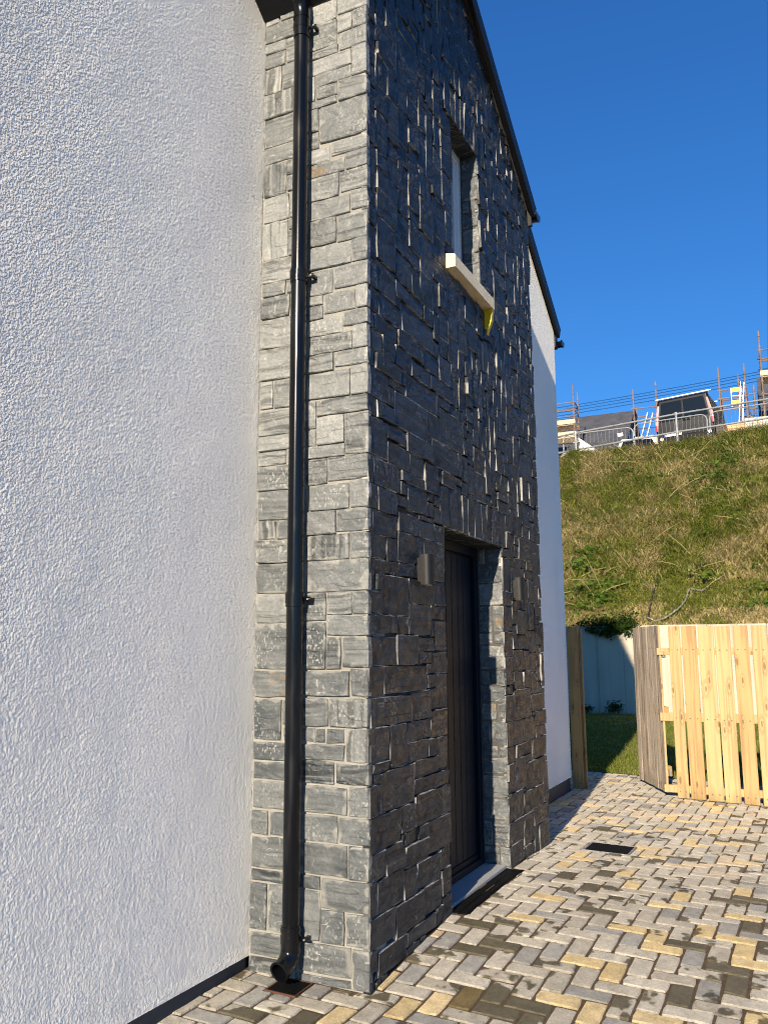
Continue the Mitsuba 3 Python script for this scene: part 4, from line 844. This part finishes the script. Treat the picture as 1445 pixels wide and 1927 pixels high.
GO = np.array([5.690, -.497, 0]); GE = np.array([.9085, .418, 0]); GN = np.array([-.418, .9085, 0])
gate = thing('timber_gate', 'weathered grey timber gate standing open beside the pale fence', 'gate')
ge = [.005, .112, .216, .292, .364, .436, .525, .62, .71, .80, .90]
# upright boards of the leaf, narrowest at the hinge side, weathered on the face turned to the house
gb = list(np.linspace(.0, .955, 8))
for a, b in zip(gb, gb[1:]):
    board(gate, 'board', GO + GN * .02, GE, a + .002, b - .002, .025, 1.668, .020, 2)
for z in (.20, .78, 1.36):
    m = MB().obox(GO + GE * .48 - GN * .014 + [0, 0, z + .03], [GE, GN, [0, 0, 1]], (.94, .045, .095), bevel=.003).get()
    part('ledge', m, 'wood', gate, uv=uvc(len(m[0]), 3.5, 40.5))
m = MB().obox(GO - GE * .003 + GN * .020 + [0, 0, .845], [GE, GN, [0, 0, 1]], (.008, .018, 1.63), bevel=.003).get()
part('hinge_stile', m, 'wood', gate, uv=uvc(len(m[0]), .5, 33.5))
for z in (.22, 1.38):
    part('hinge', MB().obox(GO - GE * .03 + GN * .0 + [0, 0, z], [GE, GN, [0, 0, 1]], (.05, .008, .06)).get(), 'galvanised', gate)
post = thing('gate_post', 'brown timber gate post and slip board against the white wall end', 'post')
for (x0, x1, y0, y1, z1, tn) in ((5.66, 5.755, .352, .458, 1.668, 5), (5.76, 5.80, .335, .352, 1.655, 21), (5.70, 5.74, .318, .3355, 1.60, 44)):
    m = MB().box((x0, y0, .005), (x1, y1, z1), bevel=.004).get()
    v, f = m; part('plank', (v, f), 'wood', post, uv=np.c_[3 + np.clip((v[:, 1] - y0) / (y1 - y0), .01, .99), tn + np.clip((v[:, 2]) / z1, .01, .99)])

# ---------------------------------------------------------------- retaining wall with its trailing shrub
wall = thing('retaining_wall', 'pale board-marked concrete retaining wall at the back of the lawn', 'wall')
seg = np.arange(-9.6, 12.1, 1.2)
for a, b in zip(seg, seg[1:]):
    part('panel', MB().box((WX + rng.uniform(0, .006), a + .002, -.3), (WX + .25, b - .002, WTOP + rng.uniform(-.006, .006)), bevel=.008).get(), 'wall_concrete', wall)
def bush(name, label, c, ext, n, size, seed, mat='dark_leaf'):
    t = thing(name, label, 'shrub')
    g = np.random.default_rng(seed); cs = c + g.normal(0, 1, (60, 3)) * ext * .55
    v, f, uv = leaves(cs, n // 60, np.full(60, ext.min() * .55), np.full(60, size), seed, flat=.9)
    part('foliage', (v, f), mat, t, uv=uv)
    b = MB()
    for i in range(10): b.tube([c + [.15, 0, -ext[2] * .2], c + g.normal(0, .5, 3) * ext, cs[i]], [.012, .008, .004], 5)
    part('stem', b.get(), 'soil', t)
bush('trailing_shrub', 'dark leafy shrub trailing over the top of the retaining wall', np.array([WX + .02, 2.05, WTOP - .06]), np.array([.14, .55, .24]), 2400, .045, 5)
bush('small_weed', 'small dark weed at the foot of the retaining wall', np.array([WX - .12, 2.05, .13]), np.array([.08, .16, .10]), 300, .03, 6)
bush('small_weed', 'low weed by the wall foot near the gate post', np.array([WX - .12, 2.75, .10]), np.array([.08, .22, .07]), 240, .03, 7)

# ---------------------------------------------------------------- things lying on the bank
cab = MB(); cp = []
for i, (x, y) in enumerate(((WX + .35, 1.28), (WX + .9, 1.27), (WX + 1.6, 1.22), (WX + 2.3, 1.24), (WX + 2.9, 1.16))):
    cp.append((x, y, float(bank_z(np.array(x), np.array(y))) + .10 + .05 * (i == 0)))
solo('black_cable', cab.tube(cp, .020, 8).get(), 'rubber', 'thin black cable hanging down the lower bank', 'cable')
pp = []
for x, y, h in ((WX + .34, 1.31, .16), (WX + .30, 1.13, .08), (WX + .34, .92, .12), (WX + .55, .66, .16), (WX + .9, .50, .16), (WX + 1.25, .44, .16), (WX + 1.45, .18, .14), (WX + 1.5, .02, .12)):
    pp.append((x, y, float(bank_z(np.array(x), np.array(y))) + h))
pp = np.array(pp); t_ = np.linspace(0, 7, 40); pts = np.c_[[np.interp(t_, np.arange(8), pp[:, k]) for k in range(3)]].T
pts = pts + np.c_[rng.normal(0, .006, (40, 3))]; 
solo('plastic_sheet', MB().tube(pts, .010 + .014 * np.abs(np.sin(np.arange(40) * 1.7)), 7).get(), 'polythene', 'twisted strip of clear polythene lying on the bank', 'plastic sheet')
# ---------------------------------------------------------------- handrail and crowd barriers along the road
hr = thing('handrail', 'galvanised two-rail handrail along the top of the bank', 'handrail')
HP = np.array([[24.62, 7.5, 8.38], [24.10, 4.31, 8.56], [23.81, 1.09, 8.72], [23.45, -2.1, 8.78], [23.1, -5.3, 8.85]])
for a, b in zip(HP, HP[1:]):
    part('rail', MB().tube([a, b], .030, 8).get(), 'galvanised', hr); part('rail', MB().tube([a - [0, 0, .575], b - [0, 0, .575]], .030, 8).get(), 'galvanised', hr)
for p in HP:
    part('post', MB().tube([p - [0, 0, 1.5], p + [0, 0, .06]], .034, 8).tube([p - [0, 0, .05], p + [0, 0, .05]], .047, 8).tube([p - [0, 0, .625], p - [0, 0, .525]], .047, 8).get(), 'galvanised', hr)
def barrier(p0, p1, zb0, zb1, h, label, n=17, tag=False):
    t = thing('crowd_barrier', label, 'barrier', 'crowd barriers behind the handrail')
    p0, p1 = np.array([*p0, zb0]), np.array([*p1, zb1]); d = p1 - p0; L = np.linalg.norm(d); d /= L; u = np.array([0, 0, 1.0]); r = .20
    def at(a, b): return p0 + d * a + u * b
    path = [at(0, 0)] + [at(r - r * math.cos(q), h - r + r * math.sin(q)) for q in np.linspace(0, math.pi / 2, 6)] + [at(L - r + r * math.sin(q), h - r + r * math.cos(q)) for q in np.linspace(0, math.pi / 2, 6)] + [at(L, 0)]
    part('frame', MB().tube(path, .021, 8).tube([at(0, .22), at(L, .22)], .017, 6).get(), 'galvanised', t)
    b = MB()
    for q in np.linspace(0, L, n + 2)[1:-1]: part('bar', MB().tube([at(q, .22), at(q, h - (.0 if r < q < L - r else .05))], .006, 5, False).get(), 'barrier_bar', t)
    if tag: part('tag', MB().obox(at(L * .82, h * .80), [d, np.cross(u, d), u], (.17, .012, .11)).get(), 'plate_white', t)
    part('foot', MB().bar(at(.15, 0) - np.cross(u, d) * .3, at(.15, 0) + np.cross(u, d) * .3, .04, .02).bar(at(L - .15, 0) - np.cross(u, d) * .3, at(L - .15, 0) + np.cross(u, d) * .3, .04, .02).get(), 'galvanised', t)
barrier((24.62, 4.84), (25.02, 2.60), 7.60, 7.72, 1.06, 'galvanised crowd barrier with a small white tag, in front of the dark roof', tag=True)
barrier((24.72, 2.52), (24.88, .27), 7.74, 7.86, 1.04, 'galvanised crowd barrier in front of the dark van')
barrier((24.92, .19), (24.90, -2.10), 7.90, 8.00, 1.04, 'galvanised crowd barrier to the right of the van')
barrier((24.90, -2.2), (24.80, -4.45), 8.02, 8.1, 1.04, 'galvanised crowd barrier farthest along the road')

# ---------------------------------------------------------------- dark van seen from behind
van = thing('parked_van', 'dark grey panel van parked behind the handrail with its rear doors towards us', 'van')
VO = np.array([26.92, 1.09, 8.245]); ya = math.radians(-4.5); ro = math.radians(3.2)
VX = np.array([math.cos(ya), math.sin(ya), .03]); VX /= np.linalg.norm(VX)
VY = np.array([-math.sin(ya), math.cos(ya), 0]); VZ = np.cross(VX, VY)
VY, VZ = VY * math.cos(ro) - VZ * math.sin(ro), VZ * math.cos(ro) + VY * math.sin(ro)
def vf(m): v, f = m; return frame(v, VO, VX, VY, VZ), f
def hull(pts): 
    m = manifold3d.Manifold.hull_points(np.array(pts, float)).to_mesh(); return np.array(m.vert_properties[:, :3], float), np.array(m.tri_verts, int)
def ball_pts(c, r, n=10):
    i = np.arange(n * 4) + .5; ph = np.arccos(1 - 2 * i / (n * 4)); th = math.pi * (1 + 5 ** .5) * i
    return np.asarray(c) + r * np.c_[np.cos(th) * np.sin(ph), np.sin(th) * np.sin(ph), np.cos(ph)]
def rhull(corners, r): return hull(np.vstack([ball_pts(c, r, 16) for c in corners]))
body = rhull([(x, s * w, z) for s in (-1, 1) for (x, w, z) in ((.10, .885, .46), (.10, .885, 1.05), (.20, .765, 1.86), (3.3, .765, 1.88), (4.05, .80, 1.20), (4.75, .80, .95), (4.85, .84, .46))], .095)
part('body', vf(body), 'van_paint', van, smooth=40)
part('bumper', vf(rhull([(x, s * .88, z) for s in (-1, 1) for x in (.02, .2) for z in (.36, .52)], .06)), 'black_matt', van, smooth=40)
for s, nm in ((-1, 'rear door'), (1, 'rear door')):
    dm = rhull([(x, s * y, z) for (y, w) in ((.03, 0), (.80, 0)) for x, z in ((.012, .62), (.012, 1.10))] + [(.085, s * .03, 1.80), (.085, s * .70, 1.80), (.012, s * .03, 1.1)], .012)
    d_ = part('rear_door', vf(dm), 'van_paint', van, smooth=40)
    part('window', vf(rhull([(-.006, s * .035, 1.12), (-.006, s * .80, 1.12), (.072, s * .035, 1.80), (.072, s * .70, 1.80)], .010)), 'dark_glass', d_)
part('handle', vf(rhull([(-.012, y, z) for y in (-.22, .02) for z in (1.06, 1.11)], .018)), 'black_plastic', van)
for s in (-1, 1):
    tl = part('tail_light', vf(rhull([(-.005, s * .91, .84), (-.005, s * .955, .84), (.01, s * .90, 1.20), (.01, s * .945, 1.20), (.085, s * .80, 1.72), (.085, s * .835, 1.72)], .022)), 'lamp_lens', van, smooth=40)
    part('red_lens', vf(rhull([(-.018, s * .91, .82), (-.018, s * .955, .82), (-.012, s * .905, 1.0), (-.012, s * .95, 1.0)], .02)), 'red_plastic', tl, smooth=40)
    part('reflector', vf(MB().tube([(-.055, s * .80, .50), (-.045, s * .80, .50)], .06, 16).get()), 'white_plastic', van)
pl = part('number_plate', vf(MB().box((-.058, .12, .56), (-.048, .72, .69), bevel=.003).get()), 'plate_white', van)
part('band', vf(MB().box((-.061, .665, .563), (-.0585, .717, .687)).get()), 'plate_blue', pl)
tm = meshkit.text_mesh('191-D-5203', .075, .002, bold=True); tv = np.array(tm.vertices); sc_ = .50 / np.ptp(tv[:, 0])
part('lettering', vf((np.c_[-.0585 - tv[:, 2], .652 - tv[:, 0] * sc_, .588 + tv[:, 1]], np.array(tm.faces))), 'ink', pl)
part('roof_bar', vf(MB().bar((.34, -.95, 2.03), (.34, .93, 2.03), .07, .045, bevel=.01).get()), 'white_plastic', van)
part('roof_bar', vf(MB().bar((2.1, -.90, 2.03), (2.1, .90, 2.03), .06, .04, bevel=.01).get()), 'white_plastic', van)
for s in (-1, 1): part('bracket', vf(MB().box((.31, s * .80, 1.94), (.37, s * .84, 2.02)).box((2.07, s * .78, 1.94), (2.13, s * .82, 2.02)).get()), 'black_matt', van)
def wheel(parent, c, ax, r=.33, w=.22, fr=None):
    c = np.asarray(c, float); ax = np.asarray(ax, float); t = MB().tube([c - ax * w / 2, c - ax * w * .42, c + ax * w * .42, c + ax * w / 2], [r * .93, r, r, r * .93], 28).get(); h = MB().tube([c - ax * (w / 2 + .006), c + ax * (w / 2 + .006)], r * .62, 20).get()
    k = part('wheel', fr(t), 'rubber', parent, smooth=40); part('hub', fr(h), 'bright_metal', k)
for x in (.95, 4.0):
    for s in (-1, 1): wheel(van, (x, s * .86, .33), (0, 1, 0), fr=vf)

# ---------------------------------------------------------------- white car, mostly hidden below the crest
car = thing('parked_car', 'white car parked left of the van, mostly hidden below the crest of the bank', 'car')
CO = np.array([28.4, 2.98, 7.90]); CX = np.array([.995, .1, 0]); CY = np.array([-.1, .995, 0])
def cf(m): v, f = m; return frame(v, CO, CX, CY), f
part('body', cf(rhull([(x, s * .78, z) for s in (-1, 1) for x, z in ((.1, .42), (.1, .85), (4.1, .42), (3.9, .72), (2.9, .86))], .08)), 'white_paint', car, smooth=40)
part('cabin', cf(rhull([(x, s * w, z) for s in (-1, 1) for x, w, z in ((.22, .74, .90), (.62, .58, 1.40), (2.1, .58, 1.42), (3.0, .74, .92))], .05)), 'white_paint', car, smooth=40)
part('rear_window', cf(rhull([(.205, s * .62, 1.0) for s in (-1, 1)] + [(.515, s * .50, 1.36) for s in (-1, 1)], .018)), 'dark_glass', car)
for s in (-1, 1):
    part('side_window', cf(rhull([(.8, s * .735, 1.0), (1.0, s * .63, 1.36), (2.0, s * .63, 1.37), (2.6, s * .735, 1.0)], .016)), 'dark_glass', car)
    part('tail_light', cf(rhull([(.01, s * .72, z) for z in (.72, .86)] + [(.06, s * .84, z) for z in (.72, .86)], .02)), 'red_plastic', car)
for x in (.8, 3.3):
    for s in (-1, 1): wheel(car, (x, s * .76, .31), (0, 1, 0), r=.31, w=.2, fr=cf)

# ---------------------------------------------------------------- scaffolds
def scaffold(label, base, ex, nx, bay, dep, lifts, tops, rails=True, mat='rusty_steel', deck=None, r=.030):
    """standards on a grid; lifts = ledger heights; tops = standard tops (cycled)"""
    t = thing('scaffold', label, 'scaffold'); ex = np.array([*ex, 0.]); ex /= np.linalg.norm(ex); ey = np.array([-ex[1], ex[0], 0]); base = np.array(base, float)
    k = 0
    for j in range(2):
        for i in range(nx):
            p = base + ex * bay * i + ey * dep * j; top = tops[k % len(tops)]; k += 1
            m = MB().tube([p, [p[0], p[1], top]], r, 7)
            for z in np.arange(p[2] + .5, top, .5): m.tube([[p[0], p[1], z - .03], [p[0], p[1], z + .03]], r * 1.75, 7)
            part('standard', m.get(), mat, t)
    for z in lifts:
        for j in range(2):
            a = base + ey * dep * j - ex * .1; b = base + ex * (bay * (nx - 1) + .1) + ey * dep * j
            part('ledger', MB().tube([[a[0], a[1], z], [b[0], b[1], z]], r * .9, 6).get(), mat, t)
        for i in range(nx):
            a = base + ex * bay * i; b = a + ey * dep
            part('transom', MB().tube([[a[0], a[1], z + .05], [b[0], b[1], z + .05]], r * .9, 6).get(), mat, t)
    if deck:
        a = base - ex * .05; L = bay * (nx - 1) + .1
        for q in range(int(dep / .23)):
            c = a + ex * L / 2 + ey * (.13 + q * .23); part('deck_board', MB().obox([c[0], c[1], deck], [ex, ey, [0, 0, 1]], (L, .215, .045)).get(), 'scaffold_board', t)
        c = a + ex * L / 2 - ey * .03; part('toe_board', MB().obox([c[0], c[1], deck + .13], [ex, ey, [0, 0, 1]], (L, .035, .21)).get(), 'scaffold_board', t)
    return t
# left scaffold: its near end shows beside the house; rows run along y
t = scaffold('rusty scaffold with two pale decks beside the corner of the white house', (35.6, 10.9, 8.5), (.03, -1), 4, 1.34, 1.1, (12.70, 13.08), (13.3, 13.4, 13.3, 13.97, 13.3, 13.4, 13.3, 13.87), deck=12.02)
for z in (11.52,):
    part('toe_board', MB().box((35.52, 6.85, z - .11), (35.56, 10.9, z + .11)).get(), 'scaffold_board', t); part('deck_board', MB().box((35.57, 6.85, z - .16), (36.6, 10.9, z - .12)).get(), 'scaffold_board', t)
scaffold('bare scaffold bay between the dark roof and the van', (36.1, 4.19, 8.5), (.06, -1), 2, 1.02, 1.5, (12.50, 11.90), (13.45, 13.68, 13.0, 12.6))
t = scaffold('scaffold bay with a yellow ladder gate to the right of the van', (34.5, .36, 8.5), (.03, -1), 2, 1.02, 1.6, (12.38, 12.03), (13.42, 13.45, 12.85, 13.1))
br = MB()
for a, b in (((34.5, .34, 12.30), (36.1, .36, 11.5)), ((34.5, -.66, 13.0), (36.1, -.70, 11.6)), ((36.1, 0.36, 12.3), (34.5, .34, 11.6))): br.tube([a, b], .026, 6)
part('brace', br.get(), 'rusty_steel', t)
yg = thing('ladder_gate', 'yellow and white ladder access gate on the scaffold', 'gate')
part('panel', MB().box((34.46, -.50, 12.24), (34.48, -.10, 12.43), bevel=.004).get(), 'yellow_plastic', yg); part('panel', MB().box((34.46, -.46, 11.66), (34.48, -.10, 11.88), bevel=.004).get(), 'yellow_plastic', yg)
part('frame', MB().tube([(34.49, -.09, 11.6), (34.49, -.09, 12.44)], .022, 8).tube([(34.49, -.51, 11.6), (34.49, -.51, 12.44)], .022, 8).tube([(34.49, -.09, 12.08), (34.49, -.51, 12.08)], .016, 6).get(), 'white_plastic', yg)
def ladder(label, a, b, w, d):
    t = thing('ladder', label, 'ladder'); a, b, w = np.array(a, float), np.array(b, float), np.array(w, float)
    for s in (-.5, .5): part('stile', MB().bar(a + w * s, b + w * s, .035, .06, up=(1, 0, 0)).get(), 'ladder_metal', t)
    for q in np.linspace(.05, .95, d): part('rung', MB().tube([a + (b - a) * q - w * .5, a + (b - a) * q + w * .5], .016, 6).get(), 'ladder_metal', t)
ladder('pale aluminium ladder leaning beside the yellow gate', (34.2, -.22, 9.0), (34.42, -.56, 12.62), (.25, -.12, 0), 12)
ladder('short aluminium ladder leaning in front of the dark roof', (35.8, 4.25, 9.4), (36.0, 3.45, 12.2), (.20, -.20, 0), 10)
t = scaffold('tall scaffold at the right edge with a pale deck and toe board', (34.3, -1.33, 8.5), (.03, -1), 3, 2.1, 1.2, (13.38, 13.86, 11.95), (14.72, 14.5, 14.6, 14.35, 14.5, 14.6), deck=12.72)

t = scaffold('slim scaffold behind the yellow ladder gate', (37.4, -.30, 8.5), (.03, -1), 2, .62, 1.3, (12.9, 12.2), (13.9, 13.3, 13.1, 13.6))
part('brace', MB().tube([(37.4, -.3, 13.0), (38.7, -.9, 11.8)], .028, 6).tube([(38.7, -.3, 12.6), (37.4, -.92, 11.6)], .028, 6).get(), 'rusty_steel', t)
# ---------------------------------------------------------------- houses being built beyond the road
nb = thing('unfinished_house', 'single dark slate roof of a new house behind the handrail', 'house')
part('roof', MB().prism(Polygon([(37.0, 10.7), (40.6, 13.68), (44.2, 10.7), (44.2, 10.55), (40.6, 13.53), (37.0, 10.55)]), 1, 4.85, 13.5).get(), 'roof_slate', nb)
part('wall', MB().prism(Polygon([(37.5, 8.3), (43.7, 8.3), (43.7, 10.90), (40.6, 13.46), (37.5, 10.90)]), 1, 5.1, 13.2).get(), 'new_block', nb)
part('verge', MB().prism(Polygon([(36.95, 10.7), (40.6, 13.72), (44.25, 10.7), (44.25, 10.5), (40.6, 13.5), (36.95, 10.5)]), 1, 4.8, 4.845).get(), 'verge_plastic', nb)
part('porch_wall', MB().prism(Polygon([(5.75, 8.3), (8.0, 8.3), (8.0, 10.6), (6.95, 11.6), (5.9, 10.75), (5.75, 10.4)]), 0, 36.7, 37.4).get(), 'white_render_far', nb)
nb2 = thing('unfinished_house', 'dark slate roofed house behind the tall scaffold at the right edge', 'house')
part('wall', MB().box((37.6, -9, 8.3), (43.7, -1.25, 11.46)).get(), 'new_block', nb2)
part('roof', MB().prism(Polygon([(37.0, 11.6), (38.9, 14.05), (42.4, 14.05), (44.2, 11.6), (44.2, 11.45), (37.0, 11.45)]), 1, -9.2, -1.05).get(), 'roof_slate', nb2)
for y in (-3.6, -6.2): part('window', MB().box((37.57, y - .6, 9.4), (37.595, y + .6, 10.7)).get(), 'dark_glass', nb2)
hd = thing('timber_hoarding', 'low brown timber hoarding between the dark roof and the van', 'hoarding')
for i, y in enumerate(np.arange(1.75, 3.62, .205)):
    part('board', MB().box((33.0, y, 8.4), (33.03, y + .19, 10.35 + R.uniform(-.12, .06)), bevel=.004).get(), 'raw_timber', hd)
for z in (8.9, 9.9): part('rail', MB().box((33.031, 1.75, z), (33.08, 3.6, z + .08)).get(), 'raw_timber', hd)
# stacks on the roadside
ts = thing('timber_stack', 'stack of raw timber lengths on bearers right of the van', 'timber stack')
for i in range(3):
    for j in range(4): part('plank', MB().box((32.2 + j * .16, -.62 + R.uniform(-.04, .04), 10.02 + i * .1), (32.35 + j * .16, .16 + R.uniform(-.05, .05), 10.112 + i * .1), bevel=.006).get(), 'raw_timber', ts)
part('bearer', MB().box((32.2, -.5, 8.45), (32.9, -.36, 10.015)).box((32.2, -.05, 8.45), (32.9, .08, 10.015)).get(), 'raw_timber', ts)
bp = thing('block_pack', 'pack of pale concrete lintels on a pallet at the right edge', 'pallet load')
for i in range(2):
    for j in range(6): part('block', MB().box((31.9, -.60 - (j + 1) * .445, 9.93 + i * .235), (32.6, -.60 - j * .445 - .012, 9.93 + i * .235 + .225), bevel=.01).get(), 'new_block', bp)
part('pallet', MB().box((31.85, -3.3, 9.78), (32.65, -.62, 9.92)).box((31.9, -.8, 8.45), (32.6, -.64, 9.78)).box((31.9, -2.0, 8.45), (32.6, -1.8, 9.78)).box((31.9, -3.2, 8.45), (32.6, -3.0, 9.78)).get(), 'scaffold_board', bp)
solo('warning_sign', MB().prism(Polygon([(-1.05, 9.22), (-.70, 9.22), (-.78, 9.46), (-.97, 9.46)]), 0, 31.0, 31.03).get(), 'red_plastic', 'small red sign plate below the pack of lintels', 'sign')
# overhead wires
for k, (zl, zr) in enumerate(((19.32, 20.02), (19.14, 19.84), (18.98, 19.58), (18.76, 19.36))):
    a, b = np.array([51.5, 30.0, zl - 1.9]), np.array([57.5, -25.0, zr + 2.6]); q = np.linspace(0, 1, 24)[:, None]
    p = a + (b - a) * q; p[:, 2] -= (1.15 * 4 * q * (1 - q))[:, 0]
    solo('overhead_wire', MB().tube(p, .016, 5).get(), 'iron', ('topmost', 'second from the top', 'third from the top', 'lowest')[k] + ' of the four overhead wires', 'wire', 'overhead wires crossing the sky')
